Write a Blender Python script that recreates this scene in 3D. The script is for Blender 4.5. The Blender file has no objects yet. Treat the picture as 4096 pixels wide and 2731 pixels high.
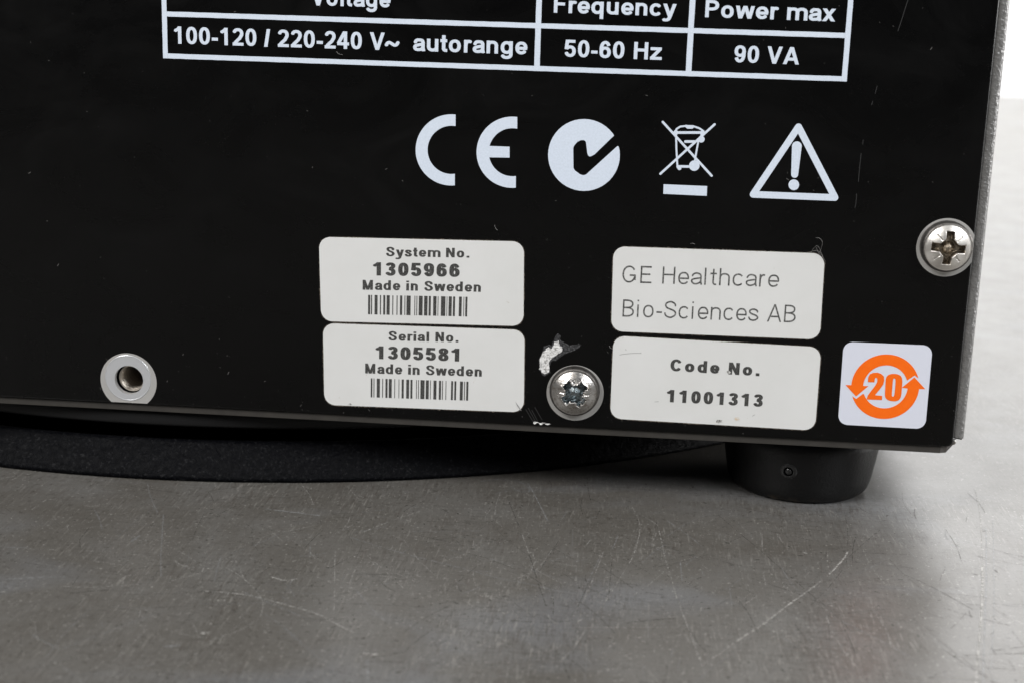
import bpy, bmesh, math, random, json
from mathutils import Vector, Matrix, noise
from mathutils.geometry import delaunay_2d_cdt
S = bpy.context.scene
COL = S.collection
MM = 0.001
TZ = -15.5            # table top, mm below the lower edge of the panel

# ------------------------------------------------------------------ camera
cam = bpy.data.cameras.new('camera')
cam.sensor_width = 36.0
cam.lens = 51.136
cam.clip_start = 0.01
cam.clip_end = 50
cam.dof.use_dof = True
cam.dof.focus_distance = 0.281
cam.dof.aperture_fstop = 24
co = bpy.data.objects.new('camera', cam)
COL.objects.link(co)
rx = Vector((0.99591, 0.08552, 0.02902))
ry = Vector((-0.04817, 0.23129, 0.97169))
rz = Vector((0.07638, -0.96912, 0.23446))
co.matrix_world = Matrix(((rx.x, ry.x, rz.x, -0.06462), (rx.y, ry.y, rz.y, -0.27594), (rx.z, ry.z, rz.z, 0.08361), (0, 0, 0, 1)))
S.camera = co

# ------------------------------------------------------------------ world and lamps (photo studio)
w = bpy.data.worlds.new('World')
S.world = w
w.use_nodes = True
bg = w.node_tree.nodes['Background']
bg.inputs[0].default_value = (0.93, 0.96, 1.0, 1)
bg.inputs[1].default_value = 0.04

def softbox(name, loc, aim, size, power, col=(1, 1, 1)):
    l = bpy.data.lights.new(name, 'AREA')
    l.shape = 'RECTANGLE'
    l.size, l.size_y = size
    l.energy = power
    l.color = col
    o = bpy.data.objects.new(name, l)
    o.location = loc
    o.rotation_euler = (Vector(aim) - Vector(loc)).to_track_quat('-Z', 'Y').to_euler()
    COL.objects.link(o)
    return o
softbox('softbox_lamp', (-0.76, -0.66, 0.84), (-0.08, 0, 0.02), (0.6, 0.5), 15.0, (1, 0.985, 0.965))
softbox('softbox_lamp', (0.76, -0.60, 0.74), (-0.05, 0, 0.02), (0.55, 0.45), 11.0, (0.97, 0.985, 1))
softbox('added_overhead_fill', (0.0, 0.1, 1.3), (0.0, 0.1, 0.0), (1.0, 0.8), 5, (1, 1, 1))  # added fill light from above, not a known studio lamp
softbox('side_lamp', (1.25, 0.42, 0.26), (-0.05, 0.03, 0.0), (0.7, 0.4), 11, (1, 0.99, 0.98))
softbox('backdrop_lamp', (0.3, 1.2, 1.9), (0.3, 2.3, 0.0), (1.6, 0.6), 135, (1, 1, 1))
S.view_settings.view_transform = 'Standard'
S.view_settings.look = 'None'
S.view_settings.exposure = 0
S.view_settings.gamma = 1
S.cycles.use_denoising = True
S.cycles.denoising_input_passes = 'RGB_ALBEDO_NORMAL'
S.cycles.denoising_prefilter = 'ACCURATE'
S.cycles.max_bounces = 8

D = json.loads(r'''{"ce_c":[[-98.36,60.41],[-98.95,60.43],[-99.54,60.4],[-100.12,60.32],[-100.7,60.2],[-101.26,60.02],[-101.81,59.8],[-102.33,59.54],[-102.84,59.23],[-103.31,58.88],[-103.76,58.49],[-104.17,58.07],[-104.54,57.61],[-104.87,57.12],[-105.16,56.61],[-105.41,56.08],[-105.61,55.53],[-105.75,54.96],[-105.85,54.39],[-105.9,53.8],[-105.9,53.22],[-105.85,52.64],[-105.75,52.07],[-105.59,51.51],[-105.39,50.96],[-105.14,50.44],[-104.85,49.94],[-104.51,49.47],[-104.13,49.02],[-103.71,48.62],[-103.26,48.25],[-102.77,47.92],[-102.26,47.63],[-101.73,47.39],[-101.17,47.19],[-100.6,47.05],[-100.02,46.95],[-99.42,46.9],[-98.83,46.91],[-98.24,46.96],[-98.28,49.18],[-98.73,49.12],[-99.19,49.1],[-99.64,49.13],[-100.08,49.21],[-100.52,49.32],[-100.94,49.49],[-101.34,49.69],[-101.72,49.93],[-102.07,50.21],[-102.39,50.52],[-102.68,50.87],[-102.94,51.24],[-103.15,51.63],[-103.33,52.05],[-103.46,52.48],[-103.55,52.93],[-103.59,53.38],[-103.59,53.83],[-103.55,54.28],[-103.46,54.73],[-103.33,55.16],[-103.15,55.58],[-102.94,55.99],[-102.69,56.37],[-102.4,56.72],[-102.08,57.04],[-101.73,57.33],[-101.35,57.59],[-100.95,57.81],[-100.54,57.99],[-100.11,58.12],[-99.67,58.21],[-99.22,58.26],[-98.77,58.27],[-98.32,58.23]],"ce_e":[[-86.64,60.38],[-87.23,60.41],[-87.82,60.39],[-88.4,60.32],[-88.98,60.21],[-89.54,60.04],[-90.09,59.83],[-90.62,59.57],[-91.13,59.27],[-91.61,58.93],[-92.05,58.54],[-92.47,58.12],[-92.84,57.67],[-93.17,57.19],[-93.47,56.68],[-93.71,56.14],[-93.91,55.59],[-94.06,55.03],[-94.16,54.45],[-94.21,53.87],[-94.21,53.28],[-94.15,52.7],[-94.05,52.12],[-93.89,51.56],[-93.69,51.01],[-93.44,50.48],[-93.14,49.98],[-92.8,49.5],[-92.42,49.06],[-92.0,48.65],[-91.54,48.27],[-91.06,47.94],[-90.54,47.65],[-90.0,47.41],[-89.44,47.21],[-88.87,47.07],[-88.29,46.97],[-87.69,46.93],[-87.1,46.93],[-86.51,46.99],[-86.57,49.22],[-87.02,49.15],[-87.47,49.14],[-87.92,49.17],[-88.37,49.24],[-88.8,49.36],[-89.22,49.52],[-89.62,49.72],[-90.0,49.97],[-90.36,50.25],[-90.68,50.57],[-90.97,50.91],[-91.22,51.29],[-91.44,51.69],[-91.61,52.11],[-91.74,52.54],[-91.83,52.99],[-91.87,53.44],[-91.87,53.9],[-91.82,54.35],[-91.73,54.79],[-91.6,55.23],[-91.42,55.65],[-91.21,56.05],[-90.95,56.42],[-90.66,56.77],[-90.34,57.09],[-89.99,57.37],[-89.61,57.62],[-89.21,57.83],[-88.79,58.0],[-88.36,58.12],[-87.92,58.2],[-87.47,58.23],[-87.02,58.22],[-86.58,58.17]],"ce_bar":[[-92.11,54.73],[-87.93,54.73],[-87.87,52.66],[-92.06,52.56]],"tick_disc":[[-67.0,53.96],[-67.1,54.84],[-67.31,55.7],[-67.63,56.52],[-68.06,57.3],[-68.58,58.01],[-69.19,58.65],[-69.88,59.2],[-70.63,59.66],[-71.44,60.02],[-72.29,60.27],[-73.16,60.41],[-74.04,60.44],[-74.92,60.35],[-75.78,60.15],[-76.61,59.83],[-77.39,59.42],[-78.11,58.9],[-78.75,58.3],[-79.31,57.61],[-79.78,56.86],[-80.14,56.05],[-80.4,55.2],[-80.54,54.33],[-80.57,53.44],[-80.48,52.56],[-80.28,51.69],[-79.96,50.86],[-79.54,50.07],[-79.01,49.35],[-78.4,48.7],[-77.71,48.14],[-76.94,47.67],[-76.13,47.31],[-75.27,47.05],[-74.39,46.91],[-73.49,46.89],[-72.6,46.98],[-71.74,47.19],[-70.91,47.52],[-70.12,47.94],[-69.41,48.47],[-68.76,49.08],[-68.21,49.78],[-67.75,50.54],[-67.39,51.35],[-67.15,52.2],[-67.01,53.08]],"tick_cut":[[-68.26,57.57],[-71.79,53.88],[-72.38,53.53],[-72.71,53.46],[-72.98,53.63],[-73.16,54.09],[-73.48,56.08],[-73.66,56.37],[-74.0,56.5],[-74.5,56.46],[-75.13,56.11],[-75.71,55.39],[-75.85,54.89],[-75.66,51.17],[-75.38,50.72],[-74.45,50.07],[-74.0,49.91],[-73.6,49.9],[-73.2,50.06],[-67.55,55.62],[-67.33,55.57],[-67.06,54.82],[-65.87,55.86],[-66.78,58.42]],"bin_x":[[[-59.29,60.44],[-49.6,50.73]],[[-49.63,60.34],[-59.23,50.71]]],"bin_thin":[[[-56.71,58.55],[-56.46,55.42],[-56.07,52.04]],[[-51.96,58.73],[-52.0,57.98]],[[-52.46,57.07],[-52.71,55.17],[-52.89,53.56]],[[-56.88,58.75],[-56.63,59.23],[-55.98,59.69],[-54.9,59.85],[-53.61,59.86],[-52.41,59.5],[-51.63,59.02]]],"bin_fat":[[[-56.95,58.54],[-51.53,58.75]],[[-56.06,52.24],[-53.57,52.3]],[[-54.87,56.94],[-53.15,57.0]],[[-54.9,59.85],[-54.59,59.58],[-53.76,59.61],[-53.61,59.8]]],"bin_dots":[[-51.93,57.48,0.62],[-52.95,52.5,0.99],[-55.7,51.91,0.37],[-56.75,58.55,0.45],[-51.81,58.74,0.41]],"bin_bar":[[-58.51,48.77],[-50.32,48.75],[-50.28,46.9],[-58.47,46.95]],"tri":[[-34.14,60.45],[-26.41,47.55],[-41.64,47.53]],"excl":[[-35.08,56.95],[-35.01,57.22],[-34.86,57.46],[-34.64,57.64],[-34.38,57.73],[-34.09,57.74],[-33.81,57.67],[-33.57,57.51],[-33.38,57.29],[-33.27,57.02],[-33.54,51.63],[-33.57,51.4],[-33.66,51.2],[-33.83,51.04],[-34.03,50.96],[-34.26,50.95],[-34.47,51.02],[-34.66,51.16],[-34.79,51.35],[-34.84,51.57]],"excl_dot":[[-33.22,49.68],[-33.28,49.94],[-33.39,50.18],[-33.56,50.39],[-33.78,50.54],[-34.02,50.63],[-34.28,50.66],[-34.53,50.61],[-34.76,50.5],[-34.95,50.33],[-35.1,50.12],[-35.18,49.87],[-35.19,49.6],[-35.14,49.34],[-35.02,49.1],[-34.85,48.89],[-34.63,48.74],[-34.39,48.65],[-34.13,48.62],[-33.88,48.67],[-33.65,48.78],[-33.46,48.95],[-33.32,49.17],[-33.24,49.42]],"text":{"rate":[["Voltage",-126.04,79.74,-110.98,79.76,3.17],["100-120 / 220-240 V~",-152.52,71.84,-109.22,71.93,3.23],["autorange",-106.64,71.96,-85.12,71.98,3.23],["Frequency",-80.44,79.77,-57.88,79.75,3.1],["Power max",-52.59,79.79,-28.97,79.74,3.11],["50-60 Hz",-78.18,71.82,-60.11,71.81,3.13],["90 VA",-46.8,71.83,-34.92,71.81,3.11]],"system":[["System No.",-111.4,32.64,-95.13,33.08,1.86],["1305966",-113.98,28.72,-96.94,29.18,2.63],["Made in Sweden",-115.98,25.79,-92.73,26.44,1.96]],"serial":[["Serial No.",-110.77,15.87,-96.92,16.22,1.91],["1305581",-113.36,12.04,-96.69,12.35,2.6],["Made in Sweden",-115.39,9.0,-92.15,9.54,2.01]],"ge":[["GE Healthcare",-65.45,29.57,-35.63,30.02,3.33],["Bio-Sciences AB",-65.08,22.85,-32.01,23.28,3.42]],"code":[["Code No.",-55.3,12.58,-38.1,12.43,2.39],["11001313",-55.7,6.3,-37.08,6.29,2.5]]},"bars_system":[[-114.88,-114.47,20.92,24.81],[-114.3,-114.09,20.94,24.83],[-113.59,-113.01,20.96,24.85],[-112.53,-112.32,20.98,24.88],[-111.87,-111.49,21.0,24.9],[-111.21,-110.6,21.02,24.92],[-110.07,-109.9,21.04,24.94],[-109.24,-109.06,21.07,24.96],[-108.56,-108.13,21.09,24.99],[-107.68,-107.52,21.11,25.01],[-107.27,-106.47,21.12,25.03],[-105.71,-105.56,21.16,25.06],[-105.31,-105.16,21.17,25.07],[-104.85,-104.1,21.19,25.09],[-103.8,-103.14,21.21,25.12],[-102.89,-102.49,21.23,25.14],[-102.01,-101.38,21.26,25.17],[-101.13,-101.0,21.27,25.18],[-100.48,-99.62,21.3,25.21],[-99.37,-99.25,21.32,25.23],[-98.97,-98.37,21.34,25.25],[-98.12,-97.72,21.36,25.27],[-96.96,-96.41,21.39,25.3],[-96.06,-95.94,21.4,25.32],[-95.69,-95.31,21.42,25.34]],"bars_serial":[[-114.24,-113.93,4.15,8.05],[-113.68,-113.52,4.16,8.06],[-113.03,-112.42,4.18,8.07],[-111.93,-111.78,4.2,8.09],[-111.29,-110.88,4.21,8.1],[-110.62,-110.04,4.22,8.11],[-109.5,-109.37,4.24,8.13],[-108.65,-108.53,4.25,8.14],[-108.04,-107.63,4.27,8.15],[-107.12,-106.56,4.29,8.17],[-106.28,-105.89,4.3,8.18],[-105.15,-105.02,4.32,8.2],[-104.74,-104.61,4.33,8.21],[-104.28,-103.47,4.34,8.22],[-103.21,-102.62,4.36,8.24],[-102.34,-102.22,4.37,8.25],[-101.68,-101.09,4.39,8.26],[-100.59,-100.18,4.4,8.28],[-99.95,-99.8,4.41,8.29],[-99.26,-99.13,4.42,8.3],[-98.17,-97.79,4.45,8.32],[-97.51,-97.15,4.46,8.33],[-96.41,-95.83,4.48,8.35],[-95.57,-95.42,4.49,8.36],[-95.14,-94.74,4.5,8.37]],"labels":[[[-124.66,35.87],[-84.61,36.68],[-84.19,20.05],[-124.23,19.1]],[[-123.9,18.71],[-83.94,19.29],[-83.6,2.66],[-123.61,2.07]],[[-67.43,36.52],[-27.43,36.88],[-27.1,20.21],[-67.13,19.89]],[[-66.62,19.0],[-26.7,18.69],[-26.61,2.03],[-66.56,2.34]]],"sticker":[[-22.56,19.97],[-5.79,20.06],[-5.64,3.49],[-22.34,3.54]],"arrow_up":[[-7.88,13.55],[-8.04,13.99],[-8.24,14.41],[-8.46,14.82],[-8.71,15.21],[-8.99,15.58],[-9.29,15.93],[-9.62,16.25],[-9.97,16.55],[-10.34,16.83],[-10.73,17.08],[-11.14,17.3],[-11.56,17.49],[-12.0,17.65],[-12.44,17.77],[-12.9,17.87],[-13.36,17.93],[-13.82,17.96],[-14.28,17.95],[-14.75,17.92],[-15.21,17.85],[-15.66,17.74],[-16.1,17.6],[-16.53,17.44],[-16.95,17.24],[-17.36,17.01],[-17.75,16.75],[-18.11,16.47],[-18.46,16.16],[-18.78,15.82],[-19.08,15.47],[-19.35,15.09],[-19.6,14.69],[-19.81,14.28],[-20.0,13.85],[-20.15,13.41],[-20.27,12.96],[-20.36,12.5],[-20.41,12.04],[-20.43,11.57],[-21.54,11.53],[-19.35,9.35],[-17.17,11.54],[-18.21,11.53],[-18.17,11.62],[-18.14,12.03],[-18.07,12.43],[-17.97,12.83],[-17.82,13.21],[-17.64,13.58],[-17.43,13.92],[-17.19,14.25],[-16.91,14.55],[-16.61,14.83],[-16.29,15.07],[-15.94,15.28],[-15.58,15.46],[-15.2,15.6],[-14.81,15.7],[-14.41,15.77],[-14.01,15.8],[-13.61,15.79],[-13.21,15.74],[-12.82,15.65],[-12.44,15.52],[-12.07,15.36],[-11.72,15.17],[-11.39,14.94],[-11.08,14.67],[-10.8,14.39],[-10.55,14.07],[-10.33,13.73],[-10.14,13.37],[-9.98,13.0],[-8.64,14.1]],"arrow_dn":[[-19.28,8.87],[-18.07,9.96],[-17.86,9.87],[-17.69,9.51],[-17.49,9.16],[-17.26,8.84],[-16.99,8.54],[-16.71,8.26],[-16.39,8.02],[-16.06,7.8],[-15.7,7.62],[-15.33,7.48],[-14.95,7.37],[-14.56,7.29],[-14.17,7.26],[-13.77,7.26],[-13.37,7.3],[-12.98,7.38],[-12.6,7.49],[-12.23,7.64],[-11.88,7.82],[-11.54,8.04],[-11.23,8.29],[-10.94,8.56],[-10.67,8.87],[-10.44,9.19],[-10.24,9.54],[-10.07,9.9],[-9.93,10.28],[-9.83,10.67],[-9.76,11.06],[-9.74,11.46],[-9.68,11.45],[-10.84,11.54],[-8.64,13.74],[-6.39,11.49],[-7.53,11.46],[-7.56,11.46],[-7.59,11.01],[-7.64,10.55],[-7.73,10.1],[-7.85,9.66],[-8.0,9.23],[-8.18,8.81],[-8.39,8.4],[-8.62,8.01],[-8.89,7.64],[-9.18,7.28],[-9.5,6.95],[-9.84,6.64],[-10.2,6.36],[-10.58,6.1],[-10.98,5.87],[-11.39,5.67],[-11.82,5.5],[-12.25,5.36],[-12.7,5.25],[-13.16,5.17],[-13.61,5.13],[-14.07,5.12],[-14.53,5.14],[-14.99,5.19],[-15.44,5.28],[-15.89,5.4],[-16.32,5.55],[-16.74,5.73],[-17.15,5.94],[-17.55,6.18],[-17.92,6.44],[-18.27,6.73],[-18.61,7.05],[-18.92,7.39],[-19.2,7.75],[-19.46,8.13],[-19.69,8.53],[-19.89,8.94],[-20.06,9.37]],"two":[[-17.33,12.33],[-17.36,13.24],[-17.1,13.91],[-16.5,14.22],[-15.72,14.31],[-14.99,14.1],[-14.43,13.63],[-14.28,12.82],[-14.41,11.98],[-14.96,11.04],[-15.66,10.01],[-15.75,9.79],[-14.41,9.74],[-14.38,8.91],[-17.3,8.87],[-17.13,9.68],[-16.51,10.71],[-15.82,11.83],[-15.59,12.42],[-15.61,13.08],[-15.82,13.27],[-16.02,13.22],[-16.11,12.89],[-16.1,12.36]],"zero":[[-14.02,12.83],[-13.97,13.49],[-13.57,14.01],[-12.73,14.25],[-11.78,14.18],[-11.12,13.81],[-10.84,12.99],[-10.82,11.34],[-10.78,10.02],[-11.02,9.17],[-11.61,8.81],[-12.4,8.77],[-13.2,8.89],[-13.79,9.36],[-13.93,10.02],[-13.96,11.34]],"zero_in":[[-12.66,12.9],[-12.56,13.29],[-12.33,13.33],[-12.15,13.09],[-12.1,12.1],[-12.09,10.61],[-12.13,9.86],[-12.32,9.65],[-12.55,9.76],[-12.62,10.0],[-12.63,11.41]],"chip":[[-77.2,17.36],[-77.11,16.56],[-76.64,16.18],[-76.43,15.92],[-76.6,15.24],[-77.11,14.81],[-77.62,14.38],[-78.26,14.07],[-78.9,13.36],[-78.99,12.41],[-78.82,11.2],[-79.33,10.76],[-79.79,10.53],[-80.39,10.98],[-80.81,11.64],[-80.72,12.73],[-80.94,13.4],[-80.57,14.09],[-80.27,15.05],[-79.89,15.48],[-79.12,15.99],[-78.59,15.81],[-78.35,16.5],[-78.11,17.18]],"halo":[[-77.39,18.83],[-76.92,18.45],[-76.82,17.65],[-76.28,17.28],[-75.61,16.9],[-74.95,16.67],[-74.17,16.84],[-73.26,17.02],[-72.8,16.78],[-73.23,16.22],[-74.25,15.56],[-75.29,15.17],[-76.32,14.71],[-76.82,14.15],[-77.59,13.5],[-78.5,13.25],[-78.86,12.42],[-78.75,11.06],[-79.2,10.63],[-79.84,10.19],[-80.52,10.84],[-80.91,11.77],[-81.0,13.39],[-80.4,15.05],[-80.04,16.15],[-79.14,16.59],[-78.48,16.49],[-78.14,17.86],[-77.77,18.55]],"chip_low":[[-82.29,0.24],[-81.25,0.78],[-80.32,1.04],[-79.52,0.87],[-78.57,0.37],[-80.3,0.28]],"pscratch":[[[-16.24,84.0],[-16.61,82.47],[-17.06,80.42],[-17.57,78.36]],[[-20.4,68.46],[-20.66,67.01]],[[-20.99,65.69],[-21.13,64.9]],[[-22.11,58.54],[-22.14,57.6]],[[-22.27,56.0],[-22.33,53.6],[-22.34,50.65]],[[-22.48,48.49],[-22.45,46.86],[-22.57,45.78]],[[-83.26,3.3],[-81.64,0.69]],[[-82.8,3.6],[-81.18,0.85]],[[-82.06,3.22],[-80.86,1.08]],[[-81.48,3.8],[-79.93,1.27]]],"c_screw1_ring":[-73.63,7.12,5.63],"c_screw1_head":[-73.82,7.27,5.17],"c_screw2_ring":[-5.08,39.0,5.51],"c_screw2_head":[-4.92,39.04,5.06],"c_insert":[[-163.7,4.82,5.8],[-163.77,5.48,4.62],[-163.59,5.11,2.94]],"hair":[[[-29.98,37.06],[-29.66,37.85],[-29.06,38.35],[-28.45,37.65],[-27.9,36.37],[-27.26,35.41]],[[-29.43,39.81],[-28.67,39.77],[-28.1,38.96],[-28.37,37.52],[-28.69,36.73]],[[-30.48,36.91],[-29.5,37.39],[-28.34,37.13],[-27.54,35.73]],[[-29.17,38.01],[-28.72,37.12],[-27.91,36.5]],[[-52.88,37.62],[-52.5,37.79],[-51.98,37.61]],[[-67.32,16.98],[-67.11,16.59],[-66.69,16.38]],[[-121.22,71.37],[-120.73,70.98],[-120.04,70.81]],[[-90.41,39.68],[-90.15,39.07],[-89.77,38.67]]],"tscratch":[[0.25,1,[-145.0,-35.2],[-142.9,-36.9],[-140.2,-39.2],[-137.9,-41.6],[-136.4,-43.1],[-135.5,-44.6],[-135.4,-46.3],[-136.5,-47.9],[-137.9,-49.3],[-139.6,-51.3]],[0.25,1,[-137.4,-41.5],[-134.4,-42.4],[-131.6,-43.8],[-129.2,-46.0],[-126.9,-48.6],[-125.0,-51.2],[-123.2,-54.1],[-121.8,-56.9],[-120.9,-61.0],[-121.1,-64.2],[-122.2,-67.2],[-123.9,-69.8],[-126.0,-72.1]],[0.4,2,[-132.3,-54.1],[-129.3,-54.1],[-126.7,-54.3],[-124.0,-54.9],[-121.8,-55.7],[-119.0,-56.9],[-116.2,-58.2],[-113.4,-59.5],[-111.1,-60.9],[-108.8,-62.9],[-106.2,-65.2],[-104.8,-66.2]],[0.25,1,[-114.5,-33.6],[-113.4,-39.4],[-111.8,-47.2],[-109.2,-60.4]],[0.5,3,[-166.7,-54.3],[-162.1,-52.8],[-157.3,-51.7]],[0.25,3,[-150.6,-19.9],[-148.1,-28.2],[-144.9,-38.8],[-141.5,-49.2]],[0.2,3,[-159.4,-3.0],[-155.9,-11.4],[-151.9,-19.3]],[1.0,2,[-128.4,-70.0],[-126.8,-69.6]],[0.5,2,[-123.1,-46.4],[-120.2,-47.6],[-118.2,-46.4]],[0.8,3,[-151.9,-34.7],[-151.4,-31.2]],[0.8,3,[-132.5,-75.5],[-130.2,-74.6]],[0.8,3,[-132.4,-13.9],[-127.2,-14.7],[-121.1,-15.8]],[0.3,1,[-156.7,-55.8],[-150.8,-55.2],[-143.5,-52.8]],[0.3,3,[-113.3,-26.0],[-108.3,-29.0],[-102.6,-32.1],[-96.5,-35.0],[-92.0,-37.1],[-88.1,-38.9],[-84.2,-41.0],[-79.4,-42.5],[-74.9,-44.4],[-70.3,-45.8]],[0.3,3,[-83.2,10.5],[-81.1,3.0],[-79.1,-5.1],[-77.5,-11.5]],[0.35,0,[-86.4,0.7],[-85.1,-5.2],[-83.9,-10.5],[-82.6,-16.0]],[0.2,1,[-81.9,-19.0],[-81.3,-22.0],[-79.8,-29.2]],[0.35,0,[-79.8,-29.2],[-78.3,-36.7],[-77.1,-43.1],[-75.9,-48.7],[-75.3,-51.6]],[0.3,1,[-74.8,-54.9],[-74.2,-56.8],[-72.9,-58.6]],[0.25,1,[-61.5,-0.4],[-60.5,-5.0],[-59.9,-9.8],[-59.8,-14.6],[-60.2,-19.4],[-60.7,-24.7],[-61.7,-30.6],[-63.1,-37.0],[-65.0,-45.8],[-66.8,-52.8],[-68.9,-61.7],[-70.1,-66.8],[-72.1,-72.3]],[0.28,1,[-56.2,-12.5],[-55.7,-19.4],[-55.2,-27.4],[-54.3,-36.3],[-53.7,-43.4],[-53.1,-47.7],[-52.6,-51.8],[-51.9,-57.5],[-51.3,-62.4],[-50.6,-68.1]],[0.25,1,[-108.0,-35.1],[-105.1,-39.5],[-102.3,-43.8],[-99.0,-49.1]],[0.25,3,[-107.6,-49.8],[-102.8,-58.2],[-98.8,-63.4]],[0.2,1,[-75.8,-26.4],[-77.0,-32.3],[-78.3,-36.7],[-81.6,-41.2]],[0.3,3,[-92.7,9.3],[-90.7,10.7],[-87.9,11.6],[-85.1,10.7],[-83.0,7.7],[-82.3,5.0],[-83.6,4.2],[-85.2,5.5],[-86.2,7.6]],[1.2,2,[-102.0,-73.3],[-99.6,-73.5]],[0.6,3,[-100.9,-75.5],[-99.7,-81.7]],[0.2,1,[-66.4,-25.6],[-67.4,-34.3],[-68.6,-43.8],[-69.4,-49.5]],[0.3,0,[-82.9,-57.7],[-79.7,-58.1],[-75.3,-57.9],[-71.1,-56.9]],[0.3,0,[-62.1,-56.2],[-57.1,-54.2],[-53.7,-53.1]],[0.4,0,[-71.5,-71.7],[-70.2,-77.4]],[0.2,1,[-90.0,-56.9],[-90.1,-59.8],[-89.3,-66.4]],[0.5,3,[-89.9,-70.9],[-87.5,-69.8]],[0.5,2,[-21.3,-18.3],[-22.9,-22.9],[-24.8,-27.1],[-26.2,-30.1]],[0.45,2,[-28.2,-33.8],[-30.7,-38.1],[-32.3,-40.6],[-35.6,-46.1],[-38.4,-51.0],[-40.7,-54.8],[-42.8,-57.9],[-44.4,-60.4]],[0.35,1,[-44.4,-60.4],[-45.9,-62.8],[-47.5,-65.6],[-49.9,-68.8],[-54.5,-74.5]],[0.2,0,[-44.4,-2.7],[-41.0,-11.9],[-37.7,-20.2],[-34.9,-28.0],[-31.0,-38.5],[-28.0,-46.1],[-25.5,-54.8]],[0.35,1,[10.6,22.2],[9.0,11.8],[6.6,-1.3],[2.4,-21.1]],[0.5,2,[2.4,-21.1],[0.1,-31.7],[-2.6,-42.9],[-5.3,-53.7],[-7.9,-63.7],[-9.3,-69.9],[-10.6,-74.9]],[0.4,3,[7.6,-1.2],[1.6,-28.1],[-4.5,-53.6],[-8.3,-69.8],[-9.5,-74.7]],[0.25,3,[10.0,3.4],[1.4,-34.8],[-3.1,-53.4],[-5.9,-64.5]],[0.25,3,[-17.3,3.5],[-14.9,-3.2],[-13.2,-7.4]],[0.25,3,[-12.4,-0.3],[-11.1,-8.2],[-9.8,-16.5],[-8.8,-22.8]],[0.25,1,[-24.0,-31.1],[-19.8,-32.5],[-16.3,-33.3],[-12.8,-33.7]],[0.25,1,[-20.5,-46.8],[-19.9,-52.0],[-19.9,-55.9],[-20.3,-61.4]],[0.2,0,[-12.7,-28.3],[-9.5,-32.2],[-6.6,-37.0],[-3.6,-42.4]],[0.25,1,[-53.8,-42.0],[-53.0,-49.3],[-52.0,-56.8],[-51.2,-62.7],[-50.5,-67.9],[-50.1,-72.9]],[0.3,1,[-33.7,-11.5],[-33.0,-16.4]],[0.8,2,[-29.7,-20.2],[-29.2,-20.9]]],"misc":{"insert_cut":[[-166.86,0.34],[-160.26,0.34]],"edge":[[371.3,1425.0]],"dimple":null}}''')

# ------------------------------------------------------------------ material helpers
def mat(name, col, rough=0.5, metal=0.0, spec=0.5):
    m = bpy.data.materials.new(name)
    m.use_nodes = True
    b = m.node_tree.nodes['Principled BSDF']
    b.inputs['Base Color'].default_value = (*col, 1)
    b.inputs['Roughness'].default_value = rough
    b.inputs['Metallic'].default_value = metal
    b.inputs['Specular IOR Level'].default_value = spec
    return m
def N(m, typ, **kw):
    n = m.node_tree.nodes.new(typ)
    for k, v in kw.items():
        if k in n.inputs.keys():
            n.inputs[k].default_value = v
        else:
            setattr(n, k, v)
    return n
def L(m, a, b):
    m.node_tree.links.new(a, b)
def coords(m, scale=(1, 1, 1), rot=(0, 0, 0)):
    t = N(m, 'ShaderNodeTexCoord')
    mp = N(m, 'ShaderNodeMapping')
    mp.inputs['Scale'].default_value = scale
    mp.inputs['Rotation'].default_value = rot
    L(m, t.outputs['Object'], mp.inputs['Vector'])
    return mp.outputs[0]
def nz(m, vec, scale, detail=4, rough=0.6, dist=0.0):
    n = N(m, 'ShaderNodeTexNoise')
    n.inputs['Scale'].default_value = scale
    n.inputs['Detail'].default_value = detail
    n.inputs['Roughness'].default_value = rough
    n.inputs['Distortion'].default_value = dist
    L(m, vec, n.inputs['Vector'])
    return n.outputs['Fac']
def ramp(m, fac, stops):
    r = N(m, 'ShaderNodeValToRGB')
    e = r.color_ramp.elements
    while len(e) < len(stops):
        e.new(0.5)
    for i, (p, c) in enumerate(stops):
        e[i].position = p
        e[i].color = (*c, 1) if len(c) == 3 else c
    L(m, fac, r.inputs[0])
    return r.outputs[0]
def g(v):
    return (v, v, v)
def mix(m, fac, a, b, mode='MIX'):
    n = N(m, 'ShaderNodeMix')
    n.data_type = 'RGBA'
    n.blend_type = mode
    for s, v in ((n.inputs[0], fac), (n.inputs[6], a), (n.inputs[7], b)):
        if isinstance(v, (int, float)):
            s.default_value = v
        elif isinstance(v, tuple):
            s.default_value = (*v, 1)
        else:
            L(m, v, s)
    return n.outputs[2]
def bump(m, h, strength, dist):
    n = N(m, 'ShaderNodeBump')
    n.inputs['Strength'].default_value = strength
    n.inputs['Distance'].default_value = dist
    L(m, h, n.inputs['Height'])
    L(m, n.outputs[0], m.node_tree.nodes['Principled BSDF'].inputs['Normal'])
    return n
def P(m):
    return m.node_tree.nodes['Principled BSDF'].inputs

# black anodised panel: dark, faintly brushed, semi gloss
M_panel = mat('black_anodised', (0.0065, 0.0065, 0.007), 0.27, 0, 0.34)
v = coords(M_panel, (900, 900, 6000))
f = nz(M_panel, v, 1.0, 3)
L(M_panel, ramp(M_panel, f, [(0.3, g(0.0004)), (0.75, (0.0010, 0.0010, 0.0012))]), P(M_panel)['Base Color'])
v2 = coords(M_panel, (35, 35, 60))
f2 = nz(M_panel, v2, 1.0, 7, 0.65, 1.2)
L(M_panel, ramp(M_panel, f2, [(0.3, g(0.22)), (0.7, g(0.36))]), P(M_panel)['Roughness'])
bump(M_panel, f, 0.06, 0.0001)

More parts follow.
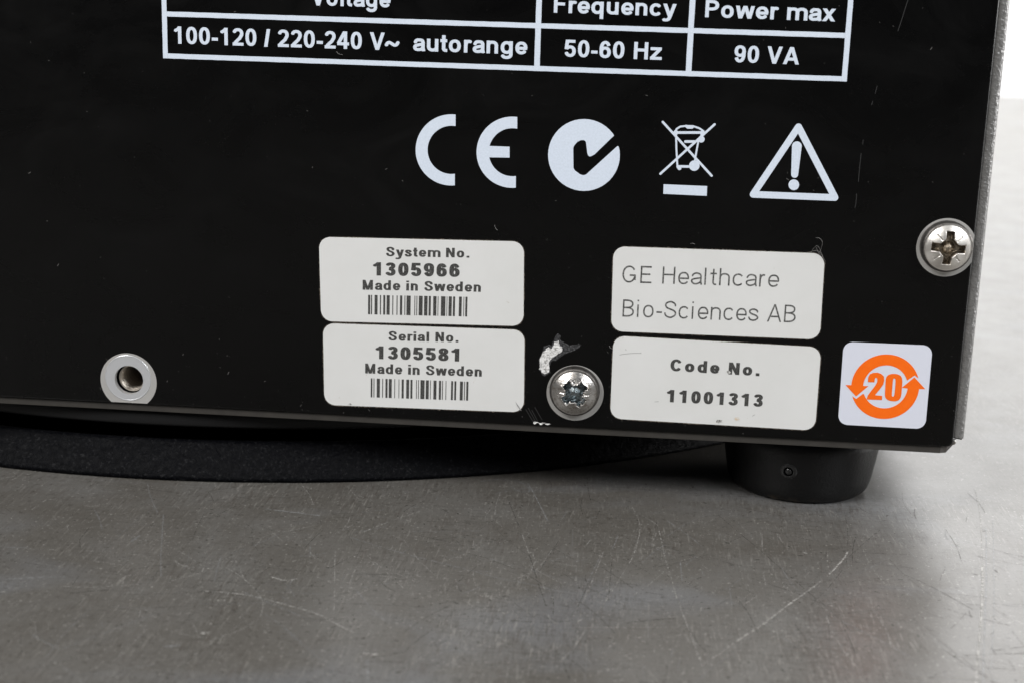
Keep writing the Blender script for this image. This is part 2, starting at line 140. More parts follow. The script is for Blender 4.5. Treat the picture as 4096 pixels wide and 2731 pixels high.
def ink(name, c1, c2, scale, lo, hi, rough=0.45):
    m = mat(name, c1, rough)
    v = coords(m, (1, 1, 1))
    f = nz(m, v, scale, 3, 0.7)
    L(m, ramp(m, f, [(lo, c1), (hi, c2)]), P(m)['Base Color'])
    return m
M_white = ink('white_screen_print', (0.64, 0.71, 0.81), (0.70, 0.77, 0.88), 2600, 0.35, 0.6, 0.42)
f = nz(M_white, coords(M_white), 5200, 3, 0.7)
bump(M_white, f, 0.25, 0.00005)
M_thermal = ink('thermal_print', (0.025, 0.024, 0.023), (0.13, 0.13, 0.125), 5200, 0.42, 0.68)
M_thermal_thin = ink('thermal_print_thin', (0.03, 0.03, 0.03), (0.26, 0.26, 0.25), 5200, 0.44, 0.62)
M_label = mat('label_film', (0.69, 0.69, 0.675), 0.38)
v = coords(M_label)
f = nz(M_label, v, 90, 5)
c = ramp(M_label, f, [(0.3, (0.695, 0.695, 0.68)), (0.7, (0.735, 0.735, 0.725))])
f = nz(M_label, v, 420, 3, 0.8)
c = mix(M_label, ramp(M_label, f, [(0.69, g(0)), (0.76, g(0.5))]), c, (0.42, 0.38, 0.30))
L(M_label, c, P(M_label)['Base Color'])
M_dirt = mat('label_edge_grime', (0.16, 0.13, 0.10), 0.8)
M_sticker = mat('sticker_paper', (0.70, 0.72, 0.81), 0.35)
M_orange = ink('orange_print', (0.97, 0.145, 0.003), (1.0, 0.165, 0.004), 900, 0.3, 0.7, 0.35)

# grey textured powder coat of the cover
M_cover = mat('grey_powder_coat', (0.19, 0.185, 0.18), 0.30, 0.0, 0.8)
v = coords(M_cover)
f = nz(M_cover, v, 1700, 2, 0.5)
bump(M_cover, f, 0.6, 0.0004)
L(M_cover, ramp(M_cover, nz(M_cover, v, 900, 2), [(0.35, (0.115, 0.112, 0.108)), (0.7, (0.15, 0.147, 0.142))]), P(M_cover)['Base Color'])
M_plate = mat('grey_base_paint', (0.034, 0.031, 0.027), 0.55)
v = coords(M_plate)
L(M_plate, ramp(M_plate, nz(M_plate, v, 300, 5), [(0.3, (0.030, 0.027, 0.024)), (0.7, (0.042, 0.038, 0.033))]), P(M_plate)['Base Color'])
M_edge = mat('bare_sheet_edge', (0.16, 0.15, 0.145), 0.4, 0.7)

# rubbers
M_rubber = mat('black_rubber', (0.010, 0.010, 0.011), 0.38, 0, 0.28)
v = coords(M_rubber)
f = nz(M_rubber, v, 1300, 4, 0.7)
bump(M_rubber, f, 0.25, 0.0004)
cs = ramp(M_rubber, nz(M_rubber, v, 1900, 2), [(0.74, (0.0042, 0.0042, 0.0044)), (0.80, (0.03, 0.028, 0.026))])
# grey dust and ground-in dirt near the bottom edge of the foot
sx = N(M_rubber, 'ShaderNodeSeparateXYZ'); L(M_rubber, v, sx.inputs[0])
mr = N(M_rubber, 'ShaderNodeMapRange'); L(M_rubber, sx.outputs[2], mr.inputs[0])
mr.inputs[1].default_value = -0.0138; mr.inputs[2].default_value = -0.0152; mr.inputs[3].default_value = 0; mr.inputs[4].default_value = 1
dm = N(M_rubber, 'ShaderNodeMath', operation='MULTIPLY'); L(M_rubber, mr.outputs[0], dm.inputs[0])
L(M_rubber, ramp(M_rubber, nz(M_rubber, v, 330, 4, 0.7), [(0.52, g(0)), (0.66, g(0.55))]), dm.inputs[1])
L(M_rubber, mix(M_rubber, dm.outputs[0], cs, (0.10, 0.075, 0.055)), P(M_rubber)['Base Color'])
M_ring = mat('black_grained_plastic', (0.0040, 0.0042, 0.0054), 0.5, 0, 0.06)
v = coords(M_ring)
f = nz(M_ring, v, 650, 5, 0.7, 0.6)
bump(M_ring, f, 0.55, 0.0007)
L(M_ring, ramp(M_ring, nz(M_ring, v, 1500, 3, 0.7), [(0.45, (0.0012, 0.0013, 0.0020)), (0.60, (0.0030, 0.0032, 0.0042)), (0.68, (0.016, 0.016, 0.017))]), P(M_ring)['Base Color'])
M_gloss = mat('glossy_rubber', (0.012, 0.012, 0.012), 0.25, 0, 0.5)
M_disc = mat('black_smooth_plastic', (0.013, 0.013, 0.0135), 0.5, 0, 0.2)

# metals
def metal(name, base, rough, nscale, dirt, dcol, bstr):
    m = mat(name, base, rough, 1.0)
    v = coords(m)
    f = nz(m, v, nscale, 4, 0.7)
    L(m, mix(m, ramp(m, f, [(dirt, g(0)), (dirt + 0.14, g(1))]), base, dcol), P(m)['Base Color'])
    L(m, ramp(m, f, [(0.3, g(rough)), (0.8, g(rough + 0.2))]), P(m)['Roughness'])
    bump(m, nz(m, v, nscale * 2.2, 4, 0.7), bstr, 0.00012)
    return m
M_nickel = metal('nickel_plating', (0.78, 0.75, 0.71), 0.30, 700, 0.62, (0.42, 0.38, 0.33), 0.25)
M_worn = metal('worn_zinc_plating', (0.52, 0.50, 0.48), 0.24, 900, 0.50, (0.30, 0.27, 0.24), 0.4)
M_rim = metal('dark_reflection_rim', (0.17, 0.16, 0.15), 0.42, 1300, 0.5, (0.07, 0.065, 0.06), 0.6)  # dark reflection of the black panel put into the rim colour
M_recess = metal('oily_recess', (0.33, 0.28, 0.22), 0.28, 1500, 0.5, (0.06, 0.05, 0.04), 0.7)
M_blue = metal('blue_passivated_recess', (0.27, 0.31, 0.33), 0.22, 1500, 0.5, (0.14, 0.14, 0.13), 0.8)
M_bare = mat('bare_spot_face', (0.66, 0.65, 0.63), 0.36, 0.55)
bump(M_bare, nz(M_bare, coords(M_bare), 1200, 3), 0.15, 0.0001)
M_nylon = mat('pale_collar', (0.70, 0.71, 0.73), 0.30, 0.5)
bump(M_nylon, nz(M_nylon, coords(M_nylon), 900, 3), 0.3, 0.0001)
M_thread = metal('steel_thread', (0.50, 0.45, 0.39), 0.30, 1500, 0.62, (0.3, 0.27, 0.23), 0.4)
P(M_thread)['Metallic'].default_value = 0.75
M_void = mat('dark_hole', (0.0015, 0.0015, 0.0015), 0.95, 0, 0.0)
M_chip = ink('bare_aluminium_chip', (0.22, 0.21, 0.20), (0.80, 0.79, 0.78), 1300, 0.34, 0.52, 0.5)
bump(M_chip, nz(M_chip, coords(M_chip, (700, 700, 2200)), 1.0, 4), 0.8, 0.0004)
M_halo = ink('scuffed_anodising', (0.014, 0.014, 0.015), (0.12, 0.12, 0.125), 3000, 0.45, 0.68, 0.5)
M_pscr = mat('panel_scratch', (0.035, 0.035, 0.035), 0.5)
M_lint = mat('pale_lint', (0.30, 0.29, 0.28), 0.8)
M_dust = mat('dust', (0.13, 0.126, 0.12), 0.9)
M_wall = mat('white_paper', (0.82, 0.82, 0.82), 0.9)

# scratched grey laminate of the table
M_table = mat('grey_laminate', (0.13, 0.127, 0.12), 0.33, 0, 0.5)
m = M_table
v = coords(m)
big = nz(m, v, 26, 5, 0.6, 0.5)
c = ramp(m, big, [(0.30, (0.080, 0.073, 0.063)), (0.50, (0.100, 0.094, 0.085)), (0.70, (0.124, 0.120, 0.113))])
# soft wiped patches, bluish and brownish
vs = coords(m, (16, 38, 38), (0, 0, 0.10))
c = mix(m, ramp(m, nz(m, vs, 1.0, 3, 0.5, 0.6), [(0.55, g(0)), (0.70, g(0.5))]), c, (0.145, 0.150, 0.160))
# hatch of fine dark scuffs in several directions, gathered in patches
pat = ramp(m, nz(m, v, 34, 4, 0.6), [(0.36, g(0.15)), (0.62, g(1))])
for k_, (sc_, rz_, lo_, hi_, am_, col_) in enumerate([
        ((2000, 260, 300), 0.10, 0.53, 0.68, 0.50, (0.055, 0.050, 0.043)),
        ((230, 1500, 300), -0.05, 0.53, 0.68, 0.50, (0.055, 0.050, 0.043)),
        ((1800, 200, 300), -0.60, 0.56, 0.70, 0.45, (0.055, 0.043, 0.036)),
        ((2200, 200, 300), 0.95, 0.62, 0.72, 0.5, (0.24, 0.23, 0.21)),
        ((2200, 200, 300), -0.30, 0.62, 0.72, 0.5, (0.24, 0.23, 0.21)),
        ((300, 3000, 300), 0.10, 0.66, 0.75, 0.40, (0.24, 0.23, 0.21))]):
    vv = coords(m, sc_, (0, 0, rz_))
    ff = N(m, 'ShaderNodeMath', operation='MULTIPLY')
    L(m, ramp(m, nz(m, vv, 1.0, 2, 0.6), [(lo_, g(0)), (hi_, g(am_))]), ff.inputs[0])
    L(m, pat, ff.inputs[1])
    c = mix(m, ff.outputs[0], c, col_)
c = mix(m, ramp(m, nz(m, v, 1150, 3, 0.75), [(0.59, g(0)), (0.70, g(0.9))]), c, (0.034, 0.030, 0.025))
v9 = coords(m, (1, 1, 1), (0.3, 0.2, 1.0))
c = mix(m, ramp(m, nz(m, v9, 1500, 2, 0.7), [(0.64, g(0)), (0.74, g(0.8))]), c, (0.30, 0.29, 0.27))
L(m, c, P(m)['Base Color'])
L(m, ramp(m, nz(m, v, 70, 6, 0.65), [(0.25, g(0.27)), (0.75, g(0.40))]), P(m)['Roughness'])
bump(m, nz(m, v, 1400, 4, 0.7), 0.12, 0.0002)
M_tlight = ink('scratch_pale', (0.11, 0.105, 0.095), (0.34, 0.33, 0.31), 1900, 0.38, 0.62, 0.6)
M_tfaint = ink('scuff_faint', (0.122, 0.120, 0.115), (0.20, 0.20, 0.20), 900, 0.38, 0.66, 0.5)
M_tdark = ink('scratch_dark', (0.040, 0.036, 0.031), (0.095, 0.090, 0.082), 1900, 0.35, 0.62, 0.6)

# ------------------------------------------------------------------ geometry helpers (mm in, metres out)
def link(name, me, m, parent=None, smooth=False):
    if m:
        me.materials.append(m)
    if smooth:
        for p in me.polygons:
            p.use_smooth = True
    o = bpy.data.objects.new(name, me)
    COL.objects.link(o)
    if parent:
        o.parent = parent
    return o
def raw(name, vs, fs, m, parent=None, smooth=False):
    me = bpy.data.meshes.new(name)
    me.from_pydata([(a * MM, b * MM, c * MM) for a, b, c in vs], [], fs)
    me.update()
    return link(name, me, m, parent, smooth)
def union2d(polys, holes=()):
    vs, fs = [], []
    for p in list(polys) + list(holes):
        if sum(p[k - 1][0] * p[k][1] - p[k][0] * p[k - 1][1] for k in range(len(p))) < 0:
            p = p[::-1]
        i = len(vs)
        vs += [Vector(q) for q in p]
        fs.append(list(range(i, i + len(p))))
    hole_ids = set(range(len(polys), len(fs)))
    r = delaunay_2d_cdt(vs, [], fs, 1, 1e-5, True)
    V, F, OF = r[0], r[2], r[5]
    F = [f for f, o in zip(F, OF) if o and not (set(o) & hole_ids)]
    return [(q.x, q.y) for q in V], F
def compact(V, F):
    used = sorted({i for f in F for i in f})
    k = {i: n for n, i in enumerate(used)}
    return [V[i] for i in used], [[k[i] for i in f] for f in F]
def slab(name, V, F, m, parent, y0, y1=None, smooth=False):
    """flat print or film on the panel: y0 = face towards the viewer; y1 = back"""
    V, F = compact(V, F)
    # orient towards -Y
    def area(f):
        s = 0
        for i in range(len(f)):
            a, b = V[f[i]], V[f[(i + 1) % len(f)]]
            s += a[0] * b[1] - b[0] * a[1]
        return s
    F = [f if area(f) > 0 else f[::-1] for f in F]
    vs = [(x, y0, z) for x, z in V]
    fs = list(F)
    if y1 is not None:
        n = len(vs)
        vs += [(x, y1, z) for x, z in V]
        cnt = {}
        for f in F:
            for i in range(len(f)):
                e = (f[i], f[(i + 1) % len(f)])
                cnt[e] = 1
        for a, b in list(cnt):
            if (b, a) not in cnt:
                fs.append([b, a, a + n, b + n])
    return raw(name, vs, fs, m, parent, smooth)
def rounded(cs, r, n=7):
    out = []
    k = len(cs)
    for i in range(k):
        p0, p, p1 = Vector(cs[i - 1]), Vector(cs[i]), Vector(cs[(i + 1) % k])
        a, b = (p0 - p).normalized(), (p1 - p).normalized()
        for j in range(n + 1):
            t = j / n
            q = (1 - t) ** 2 * (p + a * r) + 2 * t * (1 - t) * (p + 0.12 * r * (a + b)) + t * t * (p + b * r)
            out.append((q.x, q.y))
    return out
def disc2(x, z, r, n=24):
    return [(x + r * math.cos(2 * math.pi * i / n), z + r * math.sin(2 * math.pi * i / n)) for i in range(n)]
def pen(pts, hv, hh, closed=False, caps=False):
    """polygons of a stroke drawn with an elliptical pen"""
    P_ = [Vector(p) for p in pts]
    P_ = [p for i, p in enumerate(P_) if i == 0 or (p - P_[i - 1]).length > 1e-6]
    n = len(P_)
    out = []
    for i in range(n if closed else n - 1):
        a, b = P_[i], P_[(i + 1) % n]
        t = (b - a).normalized()
        nn = Vector((-t.y, t.x))
        nn *= math.sqrt((hv * nn.x) ** 2 + (hh * nn.y) ** 2)
        out.append([tuple(a - nn), tuple(b - nn), tuple(b + nn), tuple(a + nn)])
    for i in range(0 if closed else 1, n if closed else n - 1):
        p = P_[i]
        out.append([(p.x + hv * math.cos(k * math.pi / 7), p.y + hh * math.sin(k * math.pi / 7)) for k in range(14)])
    if caps:
        for p in (pts if caps == 'all' else (pts[0], pts[-1])):
            out.append(disc2(p[0], p[1], hv, 12))
    return out
def catmull(pts, k=5):
    out = []
    n = len(pts)
    for i in range(n - 1):
        p0, p1, p2, p3 = [Vector(pts[max(0, min(n - 1, i + d))]) for d in (-1, 0, 1, 2)]
        for j in range(k):
            t = j / k
            q = 0.5 * ((2 * p1) + (p2 - p0) * t + (2 * p0 - 5 * p1 + 4 * p2 - p3) * t * t + (3 * p1 - p0 - 3 * p2 + p3) * t ** 3)
            out.append((q.x, q.y))
    out.append(tuple(pts[-1]))
    return out
def tag(o, label=None, cat=None, kind=None, group=None):
    for k, v in (('label', label), ('category', cat), ('kind', kind), ('group', group)):
        if v:
            o[k] = v
    return o
def empty(name, loc=(0, 0, 0)):
    o = bpy.data.objects.new(name, None)
    o.empty_display_size = 0.01
    o.location = [q * MM for q in loc]
    COL.objects.link(o)
    return o
def lathe(name, prof, m, parent, cx=0, cy=0, n=96, axis='Z', cz=0, clamp=None, smooth=True):
    """prof = [(r, h)], revolved round a vertical axis or round Y (h towards the viewer)"""
    vs, fs = [], []
    for r, h in prof:
        for i in range(n):
            a = 2 * math.pi * i / n
            if axis == 'Z':
                vs.append((cx + r * math.cos(a), cy + r * math.sin(a), cz + h))
            else:
                vs.append((cx + r * math.cos(a), cy - h, cz + r * math.sin(a)))
    for k in range(len(prof) - 1):
        for i in range(n):
            j = (i + 1) % n
            fs.append([k * n + i, k * n + j, (k + 1) * n + j, (k + 1) * n + i])
    return raw(name, vs, fs, m, parent, smooth)
def box(name, lo, hi, m, parent=None, bev=0.0):
    bm = bmesh.new()
    bmesh.ops.create_cube(bm, size=1)
    for q in bm.verts:
        q.co = Vector([(lo[i] + (q.co[i] + 0.5) * (hi[i] - lo[i])) * MM for i in range(3)])
    if bev:
        bmesh.ops.bevel(bm, geom=bm.edges[:], offset=bev * MM, segments=3, profile=0.6, affect='EDGES')
    me = bpy.data.meshes.new(name)
    bm.to_mesh(me)
    bm.free()
    return link(name, me, m, parent)

# ------------------------------------------------------------------ lettering drawn from strokes
def arc(cx, cy, rx, ry, a0, a1, n=None, e=2.25):
    n = n or max(5, int(abs(a1 - a0) / 13))
    out = []
    for i in range(n + 1):
        a = math.radians(a0 + (a1 - a0) * i / n)
        c, s = math.cos(a), math.sin(a)
        out.append((cx + rx * math.copysign(abs(c) ** (2 / e), c), cy + ry * math.copysign(abs(s) ** (2 / e), s)))
    return out
def ring(cx, cy, rx, ry, e=2.25):
    return ('o', arc(cx, cy, rx, ry, 0, 360 - 12, 29, e))
def glyph(ch, hv, hh):
    """(strokes, advance, y-min, y-max); cap height 1"""
    X = 0.725
    s = 0.075
    y0, y1 = 0.0, 1.0
    g_ = []
    def ln(*p): g_.append(('l', list(p)))
    def cu(*p): g_.append(('l', catmull(list(p))))
    def ex(a, b, k=0.12):      # extended diagonal, clipped later
        a, b = Vector(a), Vector(b)
        d = (b - a) * k
        g_.append(('l', [tuple(a - d), tuple(b + d)]))
    if ch in '0123456789':
        adv = 0.777
        w = 0.655
        l, r = 0.06 + hv, 0.06 + w - hv
        c, q = (l + r) / 2, (r - l) / 2
        if ch == '0': g_.append(ring(c, 0.5, q, 0.5 - hh, 2.3))
        if ch == '1':
            ln((c + 0.06, 0), (c + 0.06, 1)); cu((c + 0.04, 0.94), (c - 0.06, 0.83), (c - 0.20, 0.755))
        if ch == '2':
            g_.append(('l', arc(c, 0.70, q, 0.30 - hh, 168, -22) + [(c + 0.10, 0.42), (c - 0.12, 0.22), (l - 0.01, hh * 0.9)]))
            ln((l - hv, hh), (r + hv, hh))
        if ch == '3':
            g_.append(('l', arc(c - 0.01, 0.745, q * 0.92, 0.255 - hh, 160, -85)))
            g_.append(('l', arc(c - 0.01, 0.29, q, 0.29 - hh, 98, -163)))
            ln((c - 0.10, 0.535), (c + 0.06, 0.535))
        if ch == '4':
            ln((c + 0.13, 0), (c + 0.13, 1)); ln((0.03, 0.29), (0.73, 0.29)); ex((c + 0.10, 1.0), (0.10, 0.31), 0.03)
        if ch == '5':
            ln((l + 0.02, 1 - hh), (r + hv * 0.6, 1 - hh)); ln((l + 0.06, 1.0), (l + 0.0, 0.44))
            g_.append(('l', arc(c, 0.335, q, 0.335 - hh, 142, -165)))
        if ch == '6':
            g_.append(ring(c, 0.335, q, 0.335 - hh)); g_.append(('l', arc(c, 0.5, q, 0.5 - hh, 195, 28)))
        if ch == '9':
            g_.append(ring(c, 0.665, q, 0.335 - hh)); g_.append(('l', arc(c, 0.5, q, 0.5 - hh, 15, -152)))
        if ch == '8':
            g_.append(ring(c, 0.745, q * 0.9, 0.255 - hh)); g_.append(ring(c, 0.285, q, 0.285 - hh))
        return g_, adv, y0, y1
    if ch == ' ': return [], 0.388, 0, 1
    if ch == '-': return [('l', [(0.05, 0.33), (0.42, 0.33)])], 0.465, 0, 1
    if ch == '/': return [('l', [(0.03 + hv * .7, -0.06), (0.36 - hv * .7, 1.06)])], 0.388, -0.02, 1.0
    if ch == '~': return [('l', catmull([(0.07, 0.29), (0.14, 0.41), (0.25, 0.45), (0.40, 0.38), (0.55, 0.30), (0.68, 0.34), (0.76, 0.47)]))], 0.815, 0, 1
    if ch == '.': return [('l', [(0.10 + hv, 0), (0.10 + hv, 2 * hh * 1.15)])], 0.388, 0, 1
    k = hv * 1.08
    if ch == 'V': ex((0.02 + k, 1), (0.465, 0.0), .1); ex((0.91 - k, 1), (0.465, 0.0), .1); return g_, 0.932, 0, 1
    if ch == 'A': ex((0.03 + k, 0), (0.5, 1.0), .1); ex((0.97 - k, 0), (0.5, 1.0), .1); ln((0.22, 0.30), (0.78, 0.30)); return g_, 1.0, 0, 1
    if ch in 'HN':
        l, r = 0.1 + hv, 0.91 - hv
        ln((l, 0), (l, 1)); ln((r, 0), (r, 1))
        if ch == 'H': ln((l, 0.54), (r, 0.54))
        else: ex((l, 1.0), (r, 0.0), .1)
        return g_, 1.008, 0, 1
    if ch == 'M':
        l, r = 0.1 + hv, 1.065 - hv
        ln((l, 0), (l, 1)); ln((r, 0), (r, 1)); ex((l, 1.0), ((l + r) / 2, 0.0), .04); ex((r, 1.0), ((l + r) / 2, 0.0), .04)
        return g_, 1.163, 0, 1
    if ch in 'FEPB':
        l = 0.1 + hv
        ln((l, 0), (l, 1))
        if ch in 'FE':
            ln((l, 1 - hh), (0.80, 1 - hh)); ln((l, 0.52), (0.73, 0.52))
            if ch == 'E': ln((l, hh), (0.82, hh))
            return g_, (0.853 if ch == 'F' else 0.93), 0, 1
        r = 0.86 - hv
        if ch == 'P':
            yb = 0.40 + hh
            g_.append(('l', [(l, 1 - hh), (l + 0.2, 1 - hh)] + arc(l + 0.25, (1 - hh + yb) / 2, r - l - 0.25, (1 - hh - yb) / 2, 90, -90, 12) + [(l, yb)]))
        else:
            g_.append(('l', [(l, 1 - hh)] + arc(l + 0.22, (1 - hh + 0.53) / 2, r - l - 0.27, (1 - hh - 0.53) / 2, 90, -90, 12) + [(l, 0.53)]))
            g_.append(('l', [(l, 0.53)] + arc(l + 0.22, (hh + 0.53) / 2, r - l - 0.22, (0.53 - hh) / 2, 90, -90, 12) + [(l, hh)]))
        return g_, 0.93, 0, 1
    if ch in 'CG':
        l, r = 0.06 + hv, 0.93 - hv
        c, q = (l + r) / 2, (r - l) / 2
        g_.append(('l', arc(c, 0.5, q, 0.5 - hh, 33, 322 if ch == 'C' else 345, 24, 2.1)))
        if ch == 'G': ln((c + 0.04, 0.44), (r + hv * .9, 0.44)); ln((r, 0.46), (r, 0.16))
        return g_, (1.008 if ch == 'C' else 1.08), 0, 1
    if ch in 'Ss':
        T_ = 1.0 if ch == 'S' else X
        l, r = (0.06 + hv, 0.87 - hv) if ch == 'S' else (0.04 + hv, 0.72 - hv)
        c = (l + r) / 2
        u = T_
        g_.append(('l', catmull([(r - 0.03, 0.71 * u), (r - 0.08, 0.84 * u), (c, u - hh), (l + 0.07, 0.86 * u), (l + 0.03, 0.72 * u), (l + 0.13, 0.595 * u), (c, 0.52 * u), (r - 0.10, 0.425 * u), (r, 0.285 * u), (r - 0.09, 0.14 * u), (c, hh), (l + 0.07, 0.14 * u), (l - 0.01, 0.30 * u)])))
        return g_, (0.932 if ch == 'S' else 0.777), 0, 1
    l, r = 0.06 + hv, 0.76 - hv
    c, q = (l + r) / 2, (r - l) / 2
    xc, xr = X / 2, X / 2 - hh
    if ch == 'o': return [ring(c, xc, q, xr)], 0.853, 0, 1
    if ch == 'c': return [('l', arc(c - .02, xc, q, xr, 38, 322))], 0.777, 0, 1
    if ch == 'e':
        g_.append(('l', arc(c, xc, q, xr, -4, 325))); ln((l, 0.345), (r + hv * .8, 0.345)); return g_, 0.777, 0, 1
    if ch == 'a':
        r2 = r - 0.02
        cu((l + 0.02, 0.50), (l + 0.10, 0.615), (c - 0.02, X - hh), (r2 - 0.06, 0.615), (r2, 0.50))
        ln((r2, 0.52), (r2, 0.17)); ln((r2, 0.19), (r2 + 0.045, 0.0))
        cu((r2, 0.40), (c - 0.02, 0.36), (l + 0.04, 0.30), (l, 0.20), (l + 0.06, 0.11), (c - 0.06, hh), (r2 - 0.08, 0.12), (r2, 0.24))
        return g_, 0.777, 0, 1
    if ch in 'dqgb':
        xs = r if ch != 'b' else l
        g_.append(ring(c, xc, q, xr))
        if ch in 'db': ln((xs, 0), (xs, 1)); return g_, 0.853, 0, 1
        if ch == 'q': ln((xs, -0.28), (xs, X)); return g_, 0.853, -0.28, 1
        g_.append(('l', [(r, X), (r, 0.0)] + arc(c, -0.02, q, 0.27 - hh, -5, -165, 10))); return g_, 0.853, -0.30, X
    l, r = 0.09 + hv, 0.76 - hv
    c, q = (l + r) / 2, (r - l) / 2
    if ch in 'nhrm':
        ln((l, 0), (l, X if ch != 'h' else 1))
        if ch == 'r':
            cu((l, 0.42), (l + 0.05, 0.58), (l + 0.16, X - hh), (l + 0.27, X - hh - 0.01)); return g_, 0.543, 0, 1
        if ch == 'm':
            q2 = 0.235 if hv > .05 else 0.21
            for k2 in (0, 1):
                c2 = l + q2 + k2 * 2 * q2
                g_.append(('l', arc(c2, 0.45, q2, X - hh - 0.45, 178, 0) + [(c2 + q2, 0)]))
            return g_, 1.242, 0, 1
        g_.append(('l', arc(c, 0.45, q, X - hh - 0.45, 178, 0) + [(r, 0)])); return g_, 0.853, 0, 1
    if ch == 'u':
        ln((r, 0), (r, X)); g_.append(('l', [(l, X)] + arc(c, 0.28, q, 0.28 - hh, 180, 360))); return g_, 0.853, 0, 1
    if ch == 't':
        ln((0.02, X - hh), (0.42, X - hh)); g_.append(('l', [(0.22, 0.95), (0.22, 0.2)] + arc(0.22 + 0.13, 0.2, 0.13, 0.2 - hh, 180, 262, 6) + [(0.43, hh)])); return g_, 0.465, 0, 1
    if ch == 'l': ln((l, 0), (l, 1)); return g_, 0.388, 0, 1
    if ch == 'i': ln((l, 0), (l, X)); ln((l, 1 - 1.9 * hh), (l, 1)); return g_, 0.388, 0, 1
    if ch == 'w':
        for a, b in ((0.01 + k, 0.29), (0.545, 0.29), (0.545, 0.80), (1.08 - k, 0.80)): ex((a, X), (b, 0), .08)
        return g_, 1.087, 0, X
    if ch == 'x': ex((0.03 + k, X), (0.75 - k, 0), .1); ex((0.75 - k, X), (0.03 + k, 0), .1); return g_, 0.777, 0, X
    if ch == 'z': ln((0.04, X - hh), (0.68, X - hh)); ln((0.03, hh), (0.70, hh)); ex((0.64 - hv * .4, X - hh), (0.07 + hv * .4, hh), 0); return g_, 0.698, 0, X
    if ch == 'y':
        ex((0.01 + k, X), (0.40, 0.02), .06); g_.append(('l', catmull([(0.77 - k + 0.03, X + 0.08), (0.42, -0.02), (0.34, -0.17), (0.22, -0.22), (0.08, -0.205)]))); return g_, 0.777, -0.30, X
    return [], 0.5, 0, 1
def clip(poly, lo, hi):
    for sgn, lim in ((1, lo), (-1, hi)):
        out = []
        for i in range(len(poly)):
            a, b = poly[i - 1], poly[i]
            da, db = sgn * (a[1] - lim), sgn * (b[1] - lim)
            if (da >= 0) != (db >= 0):
                t = da / (da - db)
                out.append((a[0] + t * (b[0] - a[0]), a[1] + t * (b[1] - a[1])))
            if db >= 0:
                out.append(b)
        poly = out
        if len(poly) < 3:
            return None
    return poly
GC = {}
def glyph_mesh(ch, hv, hh):
    key = (ch, hv, hh)
    if key not in GC:
        st, adv, lo, hi = glyph(ch, hv, hh)
        polys = []
        for kind, pts in st:
            for q in pen(pts, hv, hh, kind == 'o'):
                q = clip(q, lo, hi)
                if q:
                    polys.append(q)
        V, F = union2d(polys) if polys else ([], [])
        V, F = compact(V, F)
        GC[key] = (V, F, adv)
    return GC[key]
def text_line(name, spec, m, parent, y, hv, hh, track=0.0):
    body, xl, zl, xr, zr, cap = spec
    VV, FF = [], []
    x = 0.0
    for ch in body:
        V, F, adv = glyph_mesh(ch, hv, hh)
        i = len(VV)
        VV += [(a + x, b) for a, b in V]
        FF += [[j + i for j in f] for f in F]
        x += adv + track
    a, b = min(q[0] for q in VV), max(q[0] for q in VV)
    sx_ = (xr - xl) / (b - a)
    out = [(xl + (q[0] - a) * sx_, zl + (zr - zl) * (q[0] - a) / (b - a) + q[1] * cap) for q in VV]
    return slab(name, out, FF, m, parent, y)

# ================================================================== the setting
tb = box('table_top', (-900, -700, TZ - 30), (1500, 1425, TZ), M_table, None, 14.0)
tag(tb, kind='structure')
wl = box('backdrop_wall', (-3500, 2300, -900), (4500, 2340, 2200), M_wall)
tag(wl, kind='structure')
fl = box('floor', (-3500, -2000, -920), (4500, 2298, -902), M_wall)
tag(fl, kind='structure')

random.seed(7)
# many short fine scratches, gathered in the worn middle of the table
for i in range(900):
    x = random.gauss(-75, 60)
    y = random.uniform(-95, 14) if i % 4 else random.gauss(-35, 18)
    if x > 60 or x < -215 or y > 30:
        continue
    a = random.choice([1.5, 1.62, 0.05, -0.12, 1.05, 2.1, 0.5, 2.6]) + random.gauss(0, 0.12)
    ln_ = random.choice([2, 3, 4, 6, 9, 15]) * random.uniform(0.7, 1.3)
    cv = random.gauss(0, 0.10)
    pts = [[x + ln_ * t * math.cos(a + cv * t), y + ln_ * t * math.sin(a + cv * t)] for t in (-0.5, 0, 0.5)]
    D['tscratch'].append([random.uniform(0.08, 0.24), random.choice([1, 1, 3, 0, 0, 0])] + pts)
def ribbons(name, which, m, zofs):
    vs, fs = [], []
    for sc in D['tscratch']:
        wd, kd = sc[0], sc[1]
        if kd == 1 and wd > 0.2:
            wd *= 0.72
        if kd not in which:
            continue
        pts = catmull(sc[2:], 14)
        L_ = 0
        for i in range(len(pts) - 1):
            a, b = Vector(pts[i]), Vector(pts[i + 1])
            d = (b - a)
            if d.length < 1e-6:
                continue
            t = d.normalized()
            n_ = Vector((-t.y, t.x))
            steps = max(1, int(d.length / 0.35))
            for s_ in range(steps):
                gap = {1: 0.30, 2: 0.14, 3: 0.05, 0: 0.22}[kd]
                if random.random() < gap:
                    continue
                p = a + d * (s_ / steps)
                q = a + d * ((s_ + 1.02) / steps)
                h1 = wd * 0.42 * random.uniform(0.3, 1.15)
                j = n_ * random.uniform(-0.12, 0.12) * wd
                k = len(vs)
                for c_ in (p - n_ * h1 + j, q - n_ * h1 * .9 + j, q + n_ * h1 * .9 + j, p + n_ * h1 + j):
                    vs.append((c_.x, c_.y, TZ + zofs))
                fs.append([k, k + 1, k + 2, k + 3])
    o = raw(name, vs, fs, m, tb)
    tag(o, kind='stuff')
vs, fs = [], []
